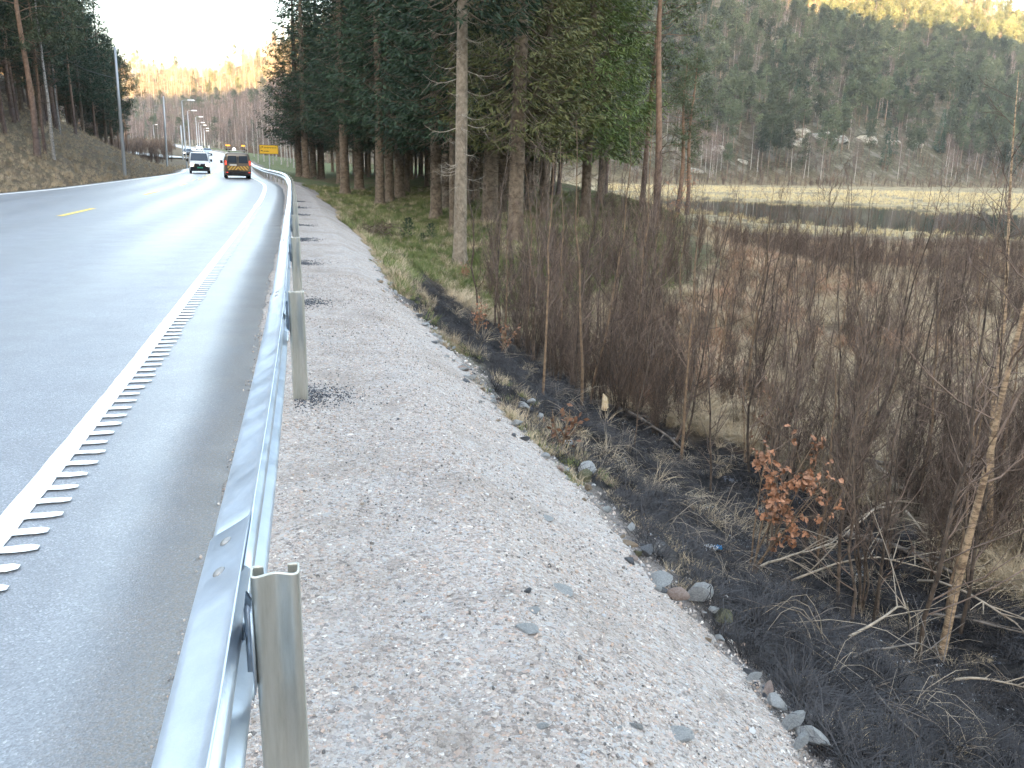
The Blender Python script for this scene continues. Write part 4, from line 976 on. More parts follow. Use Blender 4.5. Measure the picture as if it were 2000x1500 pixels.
def rail_scatter(name, protos, n, t0, t1, s0, s1, sc, seed, sink=0, tl=.25, pw=1.0, cond=None, **k):
    r = np.random.default_rng(seed); t = t0 + (t1 - t0) * r.uniform(size=n) ** pw; s = shoulder_edge(t) + s0 + (s1 - s0) * r.uniform(size=n)
    p, tg = frame_at(t); X = p[:, 0] + tg[:, 1] * s; Y = p[:, 1] - tg[:, 0] * s; z, mk = ground_fields(X, Y)
    ok = np.ones(n, bool) if cond is None else cond(X, Y, t, s, mk, r); X, Y, z = X[ok], Y[ok], z[ok]; m_ = len(X)
    return scatter(name, protos, np.column_stack([X, Y, z - sink]), np.column_stack([r.normal(0, tl, m_), r.normal(0, tl, m_), r.uniform(0, 6.28, m_)]), r.uniform(*sc, m_), r.integers(0, len(protos), m_), **k)
rail_scatter('verge_grass', TGD + TD[:1] + TG[:1], 5200, T0 + .5, T0 + 45, -.02, .75, (.22, .52), 9, pw=1.2, cond=lambda X, Y, t, s, k, r: fbm(X, Y, .9, 97) > .02 + .22 * (t < T0 + 4), kind='stuff', label='dry grass tufts along the crumbling edge of the gravel')
# far reeds and the left bank
scat('reeds', TR, 17000, (50, 200, .10, .75, 1.25, 1), lambda x, y, k, r: (k['straw'] > .4) & (k['water'] < .3) & (k['hill'] < .3) & ((y > 70) | (r.uniform(size=len(x)) < .22)) & ((k['water'] > .0) | (fbm(x, y, 9, 98) > -.15)), (.28, .62), .08, 10, kind='stuff', label='pale straw-coloured reeds on the far side of the lake')
scat('bank_grass', TD + TGD, 14000, (28, 130, -.95, -.36, 1.2, 1), lambda x, y, k, r: (k['l'] > 1.2) & (k['l'] < 16), (.5, 1.2), .3, 11, kind='stuff', label='dull dry grass on the left roadside bank')

# ---- far hillside wood: the nearest and largest as single trees, the rest as one mass
r = np.random.default_rng(99); tr_ = []
N_ = 17000; yy = 190 + 620 * r.uniform(size=N_) ** .75; xx = r.uniform(-.56, .98, N_) * yy
zz, mk = ground_fields(xx, yy); d = mk['d']; b = xx / yy
keep = (d > 1) & (zz < 260)
rocky = ((b > .325) & (b < .51) & (d > 2) & (d < 31 + 8 * fbm(xx, yy, 12, 3))) | (np.exp(-((xx - 45) / 14) ** 2 - ((d - 16) / 8) ** 2) > .4)
keep &= ~rocky | (r.uniform(size=N_) < .42)
xx, yy, zz, d, b = xx[keep], yy[keep], zz[keep], d[keep], b[keep]; r2 = r.uniform(size=len(xx)); cl = fbm(xx, yy, 38, 99)
p_pine = np.where(b > .1, .66 + .5 * cl, .04); p_spr = np.where(b > .1, .10 - .1 * cl, .04)
kind = np.where(r2 < p_pine, 0, np.where(r2 < p_pine + p_spr, 1, 2))
kind = np.where((b > .12) & (d < 10) & (r.uniform(size=len(b)) < .5), 2, kind)
dd = np.hypot(xx, yy); vis = (b > .10) & (b < .68) & (d < 60); order = np.argsort(np.where(vis, dd, 1e6) + r.uniform(0, 40, len(dd)))
single = order[:210]; vis2 = (b > -.46) & (b < -.27); o2 = np.argsort(np.where(vis2, dd, 1e6)); single = np.concatenate([single, o2[:40]])
lab = {0: ('pine', 'green-grey pine on a tall bare trunk on the hillside across the lake', 'pines low on the far hillside'), 1: ('spruce', 'dark pointed spruce on the hillside across the lake', 'spruces low on the far hillside'), 2: ('birch', 'bare purple-grey birch on the hillside across the lake', 'birches low on the far hillside')}
PR = {0: FP, 1: FS, 2: FB}
for q in single:
    k = int(kind[q]); ms = PR[k]; c, l, gname = lab[k]
    if q in o2[:40]: l = l.replace('on the hillside across the lake', 'at the hill foot beyond the far road'); gname = gname.replace('low on the far hillside', 'beyond the far road')
    o = link(c + '_tree', ms[int(r.integers(0, len(ms)))], label=l, cat=c, group=gname); o.location = (xx[q], yy[q], zz[q]); o.rotation_euler = (0, 0, r.uniform(0, 6.28)); s_ = r.uniform(.7, 1.12); o.scale = (s_, s_, s_ * r.uniform(.9, 1.1))
rest = np.ones(len(xx), bool); rest[single] = False
P_ = np.column_stack([xx, yy, zz])[rest]; kk_ = kind[rest]; m_ = len(P_); print('far wood', m_)
base_i = np.array([0, 4, 6]); cnt = np.array([4, 2, 3]); ii = base_i[kk_] + r.integers(0, 100, m_) % cnt[kk_]
sc_ = r.uniform(.65, 1.1, m_); sc_ = np.where(np.hypot(P_[:, 0], P_[:, 1]) > 520, sc_ * 1.1, sc_)
scatter('forest', FP + FS + FB, P_, np.column_stack([np.zeros(m_), np.zeros(m_), r.uniform(0, 6.28, m_)]), sc_, ii, kind='stuff', label='mixed pine and bare birch wood covering the far hills')
# pale rock outcrops low on the hill
om_ = Mat('pale_outcrop_rock', rough=.9, spec=.15); om_.color(om_.ramp(om_.noise(.9, 6, .75), [(.35, (.10, .10, .08)), (.5, (.30, .29, .25)), (.68, (.58, .57, .52))])); om_.bump(om_.noise(1.2, 5, .7), .4)
import bmesh
for i_, (px, py, w_, lab) in enumerate([(1560, 262, 34, 'pale rock face highest of the outcrops on the far hill'), (1600, 268, 44, 'broad pale outcrop in the gap among the pines across the lake'), (1640, 278, 38, 'stepped pale outcrop right of the broad one'), (1690, 276, 34, 'pale outcrop between two pine trunks across the lake'), (1740, 282, 30, 'low pale outcrop toward the right of the rocky gap'), (1560, 284, 34, 'lower left pale outcrop of the rocky gap'), (1790, 288, 26, 'small pale outcrop at the right end of the rocky gap'), (1400, 298, 34, 'pale outcrop low on the hill left of the rocky gap'), (1360, 335, 26, 'reddish-grey boulder at the shore of the far hill'), (1450, 320, 22, 'pale boulder above the far reeds')]):
    h = hit(px, py)
    if h is None: continue
    r3 = np.random.default_rng(600 + i_); bm = bmesh.new(); bmesh.ops.create_icosphere(bm, subdivisions=3, radius=1)
    for k in range(12):
        n_ = r3.normal(0, 1, 3); n_ /= np.linalg.norm(n_); d_ = r3.uniform(.45, .85)
        for v in bm.verts:
            q = v.co.x * n_[0] + v.co.y * n_[1] + v.co.z * n_[2]
            if q > d_: v.co -= Vector(n_ * (q - d_) * .95)
    me = bpy.data.meshes.new('rock_outcrop'); bm.to_mesh(me); bm.free(); me.materials.append(om_.m); R_ = w_ / 2 * h[1] / 1600
    o = link('rock_outcrop', me, label=lab, cat='rock', group='pale outcrops on the far hill'); o.location = (h[0], h[1] + R_ * .3, h[2]); o.scale = (R_ * 1.5, R_ * 1.0, R_ * .75); o.rotation_euler = (0, 0, r3.uniform(-.4, .4))
# brushwood at the hill foot
scat('hillfoot_brush', BUSHF, 4200, (190, 340, .08, .8, 1.0, 1), lambda x, y, k, r: (k['d'] > -6) & (k['d'] < 12 + 26 * (r.uniform(size=len(x)) < .5)), (.7, 1.8), .1, 12, kind='stuff', label='grey bare brush along the foot of the far hill')
scat('roadside_brush', BUSHF, 2600, (95, 330, -.52, -.20, 1.0, 1), lambda x, y, k, r: ((k['l'] > 5) & (k['l'] < 45) & (k['hill'] < .5) & (y > 120)) | ((k['s'] > 8) & (x < -.25 * y) & (k['hill'] < .9) & (y > 185)) | ((k['d'] > -8) & (k['d'] < 10)), (.8, 1.7), .1, 13, kind='stuff', label='bare brush beside the far stretch of road')
# ---------------------------------------------------------------- stones
def rock_mesh(seed, ncut=9, flat=1.0, mat=None, sub=2):
    import bmesh
    r = np.random.default_rng(seed); bm = bmesh.new(); bmesh.ops.create_icosphere(bm, subdivisions=sub, radius=1)
    for k in range(ncut):
        n = r.normal(0, 1, 3); n /= np.linalg.norm(n); d = r.uniform(.38, .72)
        for v in bm.verts:
            q = v.co.x * n[0] + v.co.y * n[1] + v.co.z * n[2]
            if q > d: v.co -= Vector(n * (q - d) * .97)
    for v in bm.verts: v.co += Vector(r.normal(0, .018, 3)); v.co.z *= flat
    me = bpy.data.meshes.new('stone'); bm.to_mesh(me); bm.free(); me.materials.append(mat); return me
def rock_mat(name, a, b):
    m = Mat(name, rough=.88, spec=.2); f = m.noise(7, 6, .75, vec=m.obj()); m.color(m.mix(m.rampf(m.noise(30, 3, .7, vec=m.obj()), .55, .65, 0, .5), m.ramp(f, [(.3, a), (.7, b)]), [q * .4 for q in a])); m.bump(f, .06); return m.m
rk = dict(white=rock_mat('pale_granite', (.36, .37, .38), (.68, .68, .66)), grey=rock_mat('grey_gneiss', (.27, .28, .28), (.58, .58, .57)), pink=rock_mat('pink_granite', (.36, .25, .21), (.60, .50, .44)),
          olive=rock_mat('mossy_stone', (.07, .085, .035), (.28, .25, .17)), dark=rock_mat('dark_stone', (.09, .094, .10), (.24, .25, .27)), tan=rock_mat('tan_stone', (.26, .19, .13), (.45, .36, .26)))
RK = {k: [rock_mesh(200 + 7 * i + j, flat=f, mat=v) for j, f in enumerate((.75, .45, .85))] for i, (k, v) in enumerate(rk.items())}
def stone(px, py, w, col, label, shape=0, asp=.7, group=None, rz=None, sink=.25):
    h = hit(px, py, .0)
    if h is None: return
    x, y, z = h; s_, t_ = st_of([x], [y], RP, RTT, RTAN)
    if s_[0] < shoulder_edge(t_)[0]: z = float(shoulder_pt(t_[0], s_[0])[2][0])
    dist = math.sqrt(x * x + y * y + (HC - z) ** 2); r_ = w / 2 * dist / 1600
    if s_[0] > shoulder_edge(t_)[0] - .02: r_ *= 1.25; z += .05
    o = link('stone', RK[col][shape], label=label, cat='stone', group=group); fl = (.75, .45, .85)[shape]
    o.scale = (r_ * 1.35, r_ * asp * 1.25, r_ * (.9 if shape != 1 else .55)); o.location = (x, y, z + o.scale[2] * fl * (1 - 2 * sink) * .6); o.rotation_euler = (random.uniform(-.15, .15), random.uniform(-.15, .15), random.uniform(0, 6.28) if rz is None else rz)
for a in [(915, 752, 30, 'white', 'pale block the size of a loaf at the grassy lip, highest of the large stones', 0), (905, 736, 22, 'pink', 'pinkish stone tucked just above the pale loaf-sized block', 2), (1020, 806, 28, 'grey', 'grey stone among green grass beside a small white one', 0),
          (1037, 796, 12, 'white', 'small white stone on the grass right of the grey one', 2), (1055, 827, 20, 'grey', 'grey stone with a cut face above the red-brown seedling', 0), (1010, 846, 17, 'white', 'whitish stone half sunk in the grassy lip', 2),
          (943, 790, 13, 'white', 'little pale stone below the loaf-sized block', 0), (1148, 932, 42, 'white', 'broad pale stone with a mossy front at the lip of the bank', 0), (1140, 950, 34, 'olive', 'mossy brown stone under the broad pale one', 0),
          (1328, 1180, 36, 'pink', 'pink stone lying on the burnt ground next to a pointed grey one', 0), (1366, 1178, 40, 'grey', 'pointed grey and white stone standing on the burnt ground', 2), (1390, 1209, 20, 'white', 'small white stone just below the pointed grey one', 0),
          (1412, 1232, 44, 'olive', 'long olive slab below the small white stone on the burnt slope', 1), (1381, 1276, 18, 'tan', 'round tan stone where the gravel meets burnt grass', 2), (1402, 1272, 20, 'grey', 'grey stone beside the round tan one', 0),
          (1262, 1096, 30, 'dark', 'black rock behind the yellow grass tuft at the gravel lip', 0), (1290, 1150, 44, 'grey', 'flat grey slab at the lip above the pink stone', 1), (1470, 1348, 26, 'grey', 'grey stone at the lip near the bottom edge', 0),
          (1512, 1395, 34, 'white', 'pale angular stone at the lip, lower right', 0), (1545, 1436, 42, 'grey', 'large blue-grey stone at the lip, lower right', 0), (1583, 1464, 40, 'white', 'last pale stone at the lip before the bottom edge', 2), (1500, 1370, 22, 'pink', 'small pink stone at the lip, lower right', 2),
          (1560, 1490, 30, 'grey', 'grey stone at the bottom edge under the blue-grey one', 0), (1095, 1186, 52, 'white', 'long pale stone flake on the open gravel', 1), (1025, 1268, 50, 'white', 'large thin pale slab lying flat on the gravel', 1),
          (1040, 1230, 32, 'white', 'flat pale flake above the large thin slab', 1), (1030, 1190, 20, 'dark', 'dark grey pebble left of the long pale flake', 0), (1320, 1472, 56, 'white', 'flat white slab in the gravel near the bottom edge', 1), (1060, 1480, 24, 'white', 'egg-white stone in the gravel near the bottom edge', 0),
          (1240, 1452, 24, 'grey', 'bluish stone in the gravel left of the flat white slab', 0), (1208, 1462, 14, 'white', 'chalky pebble left of the bluish stone', 0), (872, 712, 14, 'grey', 'grey stone on the lip above the loaf-sized block', 0), (833, 645, 14, 'white', 'white stone at the top of the grassy lip', 0),
          (820, 625, 12, 'dark', 'dark stone at the top of the lip by the burnt gully', 0), (970, 840, 16, 'tan', 'brown stone beside a dark hollow in the lip', 1), (1003, 872, 16, 'dark', 'blackened stone in the hollow of the lip', 0), (1110, 880, 20, 'white', 'pale stone in the seedlings above the broad pale one', 0),
          (778, 838, 9, 'dark', 'dark pebble alone on the gravel near the second post', 0), (1068, 1040, 30, 'white', 'white splinter of rock flush with the gravel', 1), (1185, 1010, 20, 'grey', 'grey stone on the lip with dry grass behind', 0), (1232, 1050, 18, 'white', 'pale stone on the lip above the black rock', 2)]:
    stone(*a[:5], shape=a[5])
r = np.random.default_rng(44); cols = list(RK)
for k in range(150):
    t = T0 + r.uniform(.6, 16) ** 1.0; s = shoulder_edge(t) + r.normal(.02, .10); X, Y, Z = shoulder_pt(t, s); R_ = r.uniform(.014, .05) * (1 + .02 * (t - T0))
    c = cols[int(r.choice(len(cols), p=[.36, .24, .16, .06, .06, .12]))]; o = link('stone', RK[c][int(r.integers(0, 3))], label='small %s stone crumbling from the lip of the gravel' % dict(white='pale', grey='grey', pink='pinkish', olive='mossy', dark='dark', tan='tan')[c], cat='stone', group='small stones along the lip of the gravel')
    o.location = (X[0], Y[0], Z[0] + R_ * .1); o.scale = (R_ * r.uniform(.8, 1.3), R_ * r.uniform(.6, 1), R_ * .8); o.rotation_euler = tuple(r.uniform(0, 6.28, 3) * [.08, .08, 1])
pm = Mat('loose_pebbles', rough=.85, spec=.25)
pm.color(pm.ramp(pm.rnd(), [(0, (.10, .10, .10)), (.12, (.22, .20, .185)), (.35, (.38, .33, .29)), (.55, (.50, .45, .41)), (.7, (.45, .34, .27)), (.85, (.36, .38, .40)), (.94, (.70, .66, .60)), (1, (.52, .38, .30))])); pm = pm.m
PB = [rock_mesh(300 + q, 6, .7, pm, 1) for q in range(6)]
n = 75000; t = T0 - 1.2 + 12 * r.uniform(size=n) ** 1.5; s = -.40 + (shoulder_edge(t) + .48) * r.uniform(size=n); cl = fbm(t * 1.0, s, .5, 45); ok = (r.uniform(size=n) < .55 + 1.2 * cl) & ((s > -.05) | (r.uniform(size=n) < .5)); t, s = t[ok], s[ok]; X, Y, Z = shoulder_pt(t, s); Z = np.where(s < -.3, .004, Z)
sz = .0034 + .0080 * r.uniform(size=len(t)) ** 3.0; big = r.uniform(size=len(t)) < .012; sz = np.where(big, r.uniform(.010, .018, len(t)), sz)
scatter('loose_gravel', PB, np.column_stack([X, Y, Z + sz * .2]), r.uniform(0, 6.28, (len(t), 3)), np.column_stack([sz, sz * .8, sz * .7]), r.integers(0, 6, len(t)), kind='stuff', label='loose crushed stone lying on the shoulder')
# dark road grit thrown against the posts
gm = Mat('dark_grit', rough=.9); gm.color(gm.ramp(gm.rnd(), [(0, (.035, .038, .045)), (.7, (.10, .105, .12)), (1, (.26, .27, .28))])); GR = [rock_mesh(320 + q, 6, .7, gm.m, 1) for q in range(3)]
n = 6200; k = r.integers(1, 9, n); t = T0 + SP * k + .10 + r.normal(0, .16, n); s = .06 + np.abs(r.normal(0, .20, n)) - .1; s = np.clip(s, -.3, .7); X, Y, Z = shoulder_pt(t, s); sz = r.uniform(.004, .009, n) * (1 + .04 * (t - T0))
scatter('dark_grit', GR, np.column_stack([X, Y, Z + .002]), r.uniform(0, 6.28, (n, 3)), sz, r.integers(0, 3, n), kind='stuff', label='dark asphalt grit heaped beside each barrier post')

# rubble and clods on the slope just under the lip
n = 3600; t = T0 + .3 + 22 * r.uniform(size=n) ** 1.25; s = shoulder_edge(t) + .02 + np.abs(r.normal(0, .20, n)); p, tg = frame_at(t); X = p[:, 0] + tg[:, 1] * s; Y = p[:, 1] - tg[:, 0] * s; Z = ground_fields(X, Y)[0]; sz = .006 + .02 * r.uniform(size=n) ** 3
scatter('slope_rubble', PB + GR[:1], np.column_stack([X, Y, Z]), r.uniform(0, 6.28, (n, 3)), sz, r.integers(0, 7, n), kind='stuff', label='gravel spilled down the slope under the lip')

# ---------------------------------------------------------------- charred debris
char_m = two('charred_wood', (.008, .008, .009), (.05, .045, .042), 9, .8, .004); pale_wood = two('weathered_dead_wood', (.16, .13, .10), (.40, .33, .25), 8, .9, .004); grey_wood = two('grey_dead_wood', (.07, .06, .052), (.20, .17, .145), 8, .9, .004)
def branch(px1, py1, px2, py2, w, mat, label, up1=.05, up2=.12, bow=.1, twigs=5):
    a, b = hit(px1, py1, up1), hit(px2, py2, up2)
    if a is None or b is None: return
    a = np.array(a) + [0, 0, up1]; b = np.array(b) + [0, 0, up2]; L = np.linalg.norm(b - a); x = np.linspace(0, 1, 9); r = np.random.default_rng(int(px1 + py1)); Q = (b - a) * x[:, None] + np.outer(np.sin(x * np.pi), [r.normal(0, bow * L * .5), r.normal(0, bow * L * .3), abs(r.normal(0, bow * L * .6))]) + np.cumsum(r.normal(0, .006 * L, (9, 3)), 0)
    R = w / 2 * np.linalg.norm(a) / 1600
    e = empty('fallen_branch', tuple(a), label, 'branch'); g = G(); g.tube(Q, np.linspace(R, R * .45, 9), 7); g.obj('limb', mat, e)
    if twigs:
        g = G()
        for k in range(twigs):
            f = r.uniform(.2, .98); c = np.array([np.interp(f, x, Q[:, i]) for i in range(3)]); d = (b - a) / L + r.normal(0, .6, 3); d[2] = abs(d[2]) * .5; l = L * r.uniform(.1, .3); g.tube([c, c + d * l * .5, c + d * l - [0, 0, .04 * l]], [R * .5, R * .35, R * .15], 4, False)
        g.obj('twigs', mat, e)
branch(1190, 795, 1335, 880, 8, grey_wood, 'straight grey dead branch slanting down right from the charred stump')
branch(1703, 905, 1752, 962, 14, pale_wood, 'short pale log end lying at the rim of the straw hummock', .06, .06, .05, 1)
branch(1640, 1045, 1855, 1120, 13, grey_wood, 'long dark log across the burnt hollow left of the tan birch', .08, .1, .04, 4)
branch(1630, 890, 1800, 925, 12, grey_wood, 'thick grey branch along the top of the burnt hollow', .1, .12, .05, 4)
branch(1545, 1140, 1850, 1135, 5, pale_wood, 'thin pale stick across the middle of the burnt hollow')
branch(1660, 1250, 1760, 1240, 6, pale_wood, 'short pale forked stick on the ash')
branch(1790, 1140, 1990, 1230, 6, pale_wood, 'pale stick behind the tan birch near the right edge')
branch(1820, 1200, 2000, 1240, 6, grey_wood, 'grey stick lying right of the tan birch stem')
branch(1860, 1330, 1998, 1345, 6, pale_wood, 'pale stick right of the foot of the tan birch')
branch(1670, 1280, 1850, 1310, 6, grey_wood, 'grey stick leading to the foot of the tan birch')
branch(1480, 1115, 1640, 1050, 6, pale_wood, 'pale curved branch springing right from the oak shrub', .1, .4)
branch(1620, 1060, 1760, 985, 4, pale_wood, 'arched bramble cane above the ash', .1, .5, .25)
branch(1740, 990, 1580, 1120, 4, pale_wood, 'second arched bramble cane crossing above the ash', .5, .1, .2)
branch(1690, 1330, 1790, 1440, 7, grey_wood, 'grey stick slanting to the bottom of the burnt slope')
branch(1930, 1110, 1998, 1140, 10, pale_wood, 'pale root under the straw hummock at the right edge', .02, .02)
branch(1770, 1000, 1840, 1090, 5, pale_wood, 'thin pale branch left of the tan birch stem', .3, .1)
branch(1115, 690, 1210, 760, 5, grey_wood, 'grey stick in the blackened gully')
branch(740, 490, 800, 505, 4, grey_wood, 'grey cut pole on the moss at the end of the brushwood pile', .03, .05, .03, 1)
# canes and burnt sticks too many to count
STK = []
for q in range(5):
    r_ = np.random.default_rng(400 + q); g = G()
    for k in range(7):
        a = r_.uniform(0, 6.28); L = r_.uniform(.4, 1.0); x = np.linspace(0, 1, 6); hgt = r_.uniform(.05, .4); g.tube(np.column_stack([math.cos(a) * L * (x - .3), math.sin(a) * L * (x - .3), .02 + hgt * np.sin(x * np.pi * r_.uniform(.5, 1))]) + np.cumsum(r_.normal(0, .012, (6, 3)), 0), np.linspace(.0045, .002, 6), 3, False)
    STK.append(g.mesh('canes', [[pale_wood, grey_wood, char_m, char_m, grey_wood][q]]))
scat('dead_canes', STK, 2200, (3.0, 24, -.1, .82, 1.2, 1), lambda x, y, k, r: (k['burnt'] > .25) & (k['s'] > 2.6) & (r.uniform(size=len(x)) < .25 + .18 * k['s'] / 2), (.25, .75), .2, 31, kind='stuff', label='scorched canes and sticks strewn over the burnt ground')
ashm = Mat('ash_flakes', (.30, .31, .32), rough=.9); AS = []
for q in range(3):
    r_ = np.random.default_rng(420 + q); g = G()
    for k in range(9):
        c = r_.normal(0, .09, 3) * [1, 1, .1]; d = r_.normal(0, 1, (3, 3)) * [.012, .012, .006]; g.add(c + d, None, [(0, 1, 2)])
    AS.append(g.mesh('ash', [ashm.m], False))
scat('ash_flakes', AS, 3400, (3.2, 14, .1, .85, 1.0, 1), lambda x, y, k, r: (k['burnt'] > .5) & (k['s'] > 3.6) & (fbm(x, y, .9, 33) > .05), (.3, .8), .2, 32, sink=-.03, kind='stuff', label='white ash and charred leaf flakes on the burnt ground')
# stump
h = hit(1180, 822); e = empty('stump', h, 'broken stump charred at the foot with a bright splintered top', 'stump')
g = G(); g.tube([(0, 0, -.1), (0, 0, .02), (.004, 0, .12), (.002, 0, .20)], [.085, .066, .056, .053], 10); g.obj('charred_foot', char_m, e)
split = two('split_wood', (.38, .26, .13), (.72, .60, .42), 14, .8, .01)
g = G(); zz = [.17, .24, .30]; V = []; n = 10
for k, z in enumerate(zz):
    for q in range(n): a = q * 2 * math.pi / n; V.append((.055 * math.cos(a) * (1 - .12 * k), .055 * math.sin(a) * (1 - .12 * k), z + (.10 * (1 + math.cos(a + 2.6)) * .6 if k == 2 else 0)))
V.append((0, 0, .32)); g.add(V, [(k * n + q, k * n + (q + 1) % n, (k + 1) * n + (q + 1) % n, (k + 1) * n + q) for k in range(2) for q in range(n)], [(2 * n + q, 2 * n + (q + 1) % n, 3 * n) for q in range(n)]); g.obj('splintered_top', split, e, smooth_=False)

# ---------------------------------------------------------------- brown-leaved oak shrubs
leafm = Mat('dead_oak_leaf', rough=.65, spec=.3); lf = leafm.noise(30, 3, .7, vec=leafm.obj()); leafm.color(leafm.mix(1.0, leafm.ramp(lf, [(.3, (.20, .095, .055)), (.7, (.36, .19, .11))]), leafm.ramp(leafm.rnd(), [(0, (.55,) * 3), (1, (1.35, 1.3, 1.25))]), 'MULTIPLY')); leafm = leafm.m
def oak_leaf(seed):
    r = np.random.default_rng(seed); u = np.linspace(0, 1, 8); w = .017 * np.sin(u * np.pi * .93 + .12) * (1 + .45 * np.cos(u * 19)) + .0015; z = .014 * np.sin(u * 3 + seed) ; zc = z - .006
    V = np.vstack([np.column_stack([u * .07, w, z + .006 * r.normal(size=8)]), np.column_stack([u * .07, -w, z + .006 * r.normal(size=8)]), np.column_stack([u * .07, u * 0, zc])])
    return mesh_from('leaf', V, [(q, q + 1, 17 + q, 16 + q) for q in range(7)] + [(16 + q, 17 + q, 9 + q, 8 + q) for q in range(7)], None, [leafm], False)
LM = [oak_leaf(q) for q in range(4)]
def oak(px, py, H, nleaf, label, seed, as_parts=True, spread=.5):
    h = hit(px, py); r = np.random.default_rng(seed); e = empty('oak_shrub', h, label, 'shrub'); g = G(); tips = []
    for k in range(6):
        a = -.5 + k * .45 + r.normal(0, .2); L = H * r.uniform(.6, 1.0); x = np.linspace(0, 1, 6); out = spread * r.uniform(.3, 1.1)
        P = np.column_stack([math.cos(a) * L * out * x ** 1.2, math.sin(a) * .5 * L * out * x ** 1.2, L * x - .05]) + np.cumsum(r.normal(0, .012, (6, 3)), 0); g.tube(P, np.linspace(.009, .003, 6), 4)
        for q in range(7):
            f = r.uniform(.4, 1); c = np.array([np.interp(f, x, P[:, i]) for i in range(3)]); d = r.normal(0, 1, 3) + [.3, 0, .5]; d /= np.linalg.norm(d); l = r.uniform(.08, .3) * H; g.tube([c, c + d * l], [.003, .0015], 3, False); tips += [c + d * l * u for u in (.5, .75, 1.0)]
    g.obj('stems', bark_tan, e); tips = np.array(tips)
    if as_parts:
        for k in range(nleaf):
            c = tips[r.integers(0, len(tips))] + r.normal(0, .022, 3); o = link('leaf', LM[k % 4], e); o.location = c; o.rotation_euler = tuple(r.uniform(-1.4, 1.4, 2)) + (r.uniform(0, 6.28),); s_ = r.uniform(.6, 1.15); o.scale = (s_,) * 3
    else:
        g = G()
        for k in range(nleaf):
            c = tips[r.integers(0, len(tips))] + r.normal(0, .022, 3); d = r.normal(0, 1, 3); d /= np.linalg.norm(d); V, Q = leafquads(c[None], d[None], np.array([.06]), np.array([.017]), r.normal(0, 1, (1, 3))); g.add(V, Q)
        g.obj('leaves', leafm, e, smooth_=False, kind='stuff')
    return e
oak(1465, 1120, 1.08, 290, 'oak shrub with clusters of rust-brown dead leaves on the burnt slope', 501, True, 1.0)
oak(1095, 880, .42, 60, 'small red-brown leaved oak seedling on the bank among pale stones', 502, False)
oak(930, 650, .5, 70, 'red-brown leaved seedling at the top of the grassy bank near the spruces', 503, False)
oak(905, 548, .6, 80, 'rusty-leaved bush at the foot of the pale foremost spruce trunk', 504, False)
oak(980, 690, .55, 60, 'sparse rusty seedling above the blackened gully', 505, False)
oak(1312, 455, 2.4, 420, 'orange-leaved young oak standing above the bracken near the leaning pine', 506, False, .35)
oak(1235, 770, .8, 50, 'sparse oak sapling with few rust leaves right of the charred stump', 507, False)
oak(1455, 905, 1.1, 40, 'thin oak sapling with a few rusty leaves above the large oak shrub', 508, False)

# brushwood pile and spruce seedlings at the forest edge
h = hit(722, 462); r_ = np.random.default_rng(61); g = G()
for k in range(46):
    a = r_.normal(1.75, .35); L = r_.uniform(.6, 1.9); c = r_.normal(0, 1, 3) * [.38, 1.4, 0] + [0, 0, r_.uniform(0, .3)]; x = np.linspace(-.5, .5, 5); P = c + np.column_stack([math.cos(a) * L * x, math.sin(a) * L * x, .1 * np.cos(x * 3) + r_.normal(0, .05, 5)]); g.tube(P, np.linspace(.02, .006, 5), 4)
    for q in range(8): f = r_.uniform(.1, 1); b_ = P[0] + (P[-1] - P[0]) * f; d = r_.normal(0, 1, 3); g.tube([b_, b_ + d * .22], [.005, .002], 3, False)
pile = g.obj('brushwood_pile', dead_twig, None, label='heap of brown cut branches on the moss between the gravel and the spruces', cat='brushwood'); pile.location = h
SEED = []
g0 = G(); r_ = np.random.default_rng(62); n = 260; f = r_.uniform(0, 1, n); R_ = .35 * (1 - f) + .03; a = r_.uniform(0, 6.28, n); b_ = np.column_stack([np.cos(a) * R_ * r_.uniform(0, 1, n), np.sin(a) * R_ * r_.uniform(0, 1, n), .08 + .8 * f]); d = np.column_stack([np.cos(a), np.sin(a), r_.uniform(0, .8, n)]); d /= np.linalg.norm(d, axis=1)[:, None]; V, Q = leafquads(b_, d, r_.uniform(.08, .18, n), r_.uniform(.010, .02, n), r_.normal(0, 1, (n, 3))); g0.add(V, Q)
sm = g0.mesh('needles', [ndl_dark], False); g1 = G(); g1.tube([(0, 0, -.1), (0, 0, .85)], [.014, .003], 5); st = g1.mesh('stem', [bark_spruce])
for (px, py, s_, lab) in [(797, 468, .85, 'little green spruce seedling on the moss beside the brushwood heap'), (842, 470, .7, 'second spruce seedling right of the first, near the pale foremost trunk'), (825, 478, .45, 'smallest spruce seedling between the other two')]:
    h = hit(px, py); e = empty('spruce_seedling', h, lab, 'seedling'); e.scale = (s_,) * 3; link('needles', sm, e); link('stem', st, e)

# litter
h = hit(1386, 1078); e = empty('litter', (h[0], h[1], h[2] + .02), 'crumpled white and blue wrapper lying on the burnt slope', 'litter')
def crumple(name, mat, a, b, seed, parent, off):
    r_ = np.random.default_rng(seed); n = 7; V = [(a * (i_ / 6 - .5) + r_.normal(0, a * .05), b * (j_ / 6 - .5) + r_.normal(0, b * .05), .03 * abs(math.sin(i_ * 1.3 + seed) * math.cos(j_ * 1.7)) + r_.normal(0, .006)) for i_ in range(n) for j_ in range(n)]
    o = link(name, mesh_from(name, V, [(i_ * n + j_, (i_ + 1) * n + j_, (i_ + 1) * n + j_ + 1, i_ * n + j_ + 1) for i_ in range(n - 1) for j_ in range(n - 1)], None, [mat], False), parent); o.location = off
crumple('white_film', Mat('white_plastic', (.75, .78, .80), .35).m, .10, .085, 3, e, (0, 0, 0)); crumple('blue_film', Mat('blue_plastic', (.03, .28, .62), .3).m, .05, .05, 5, e, (.065, -.005, .005))

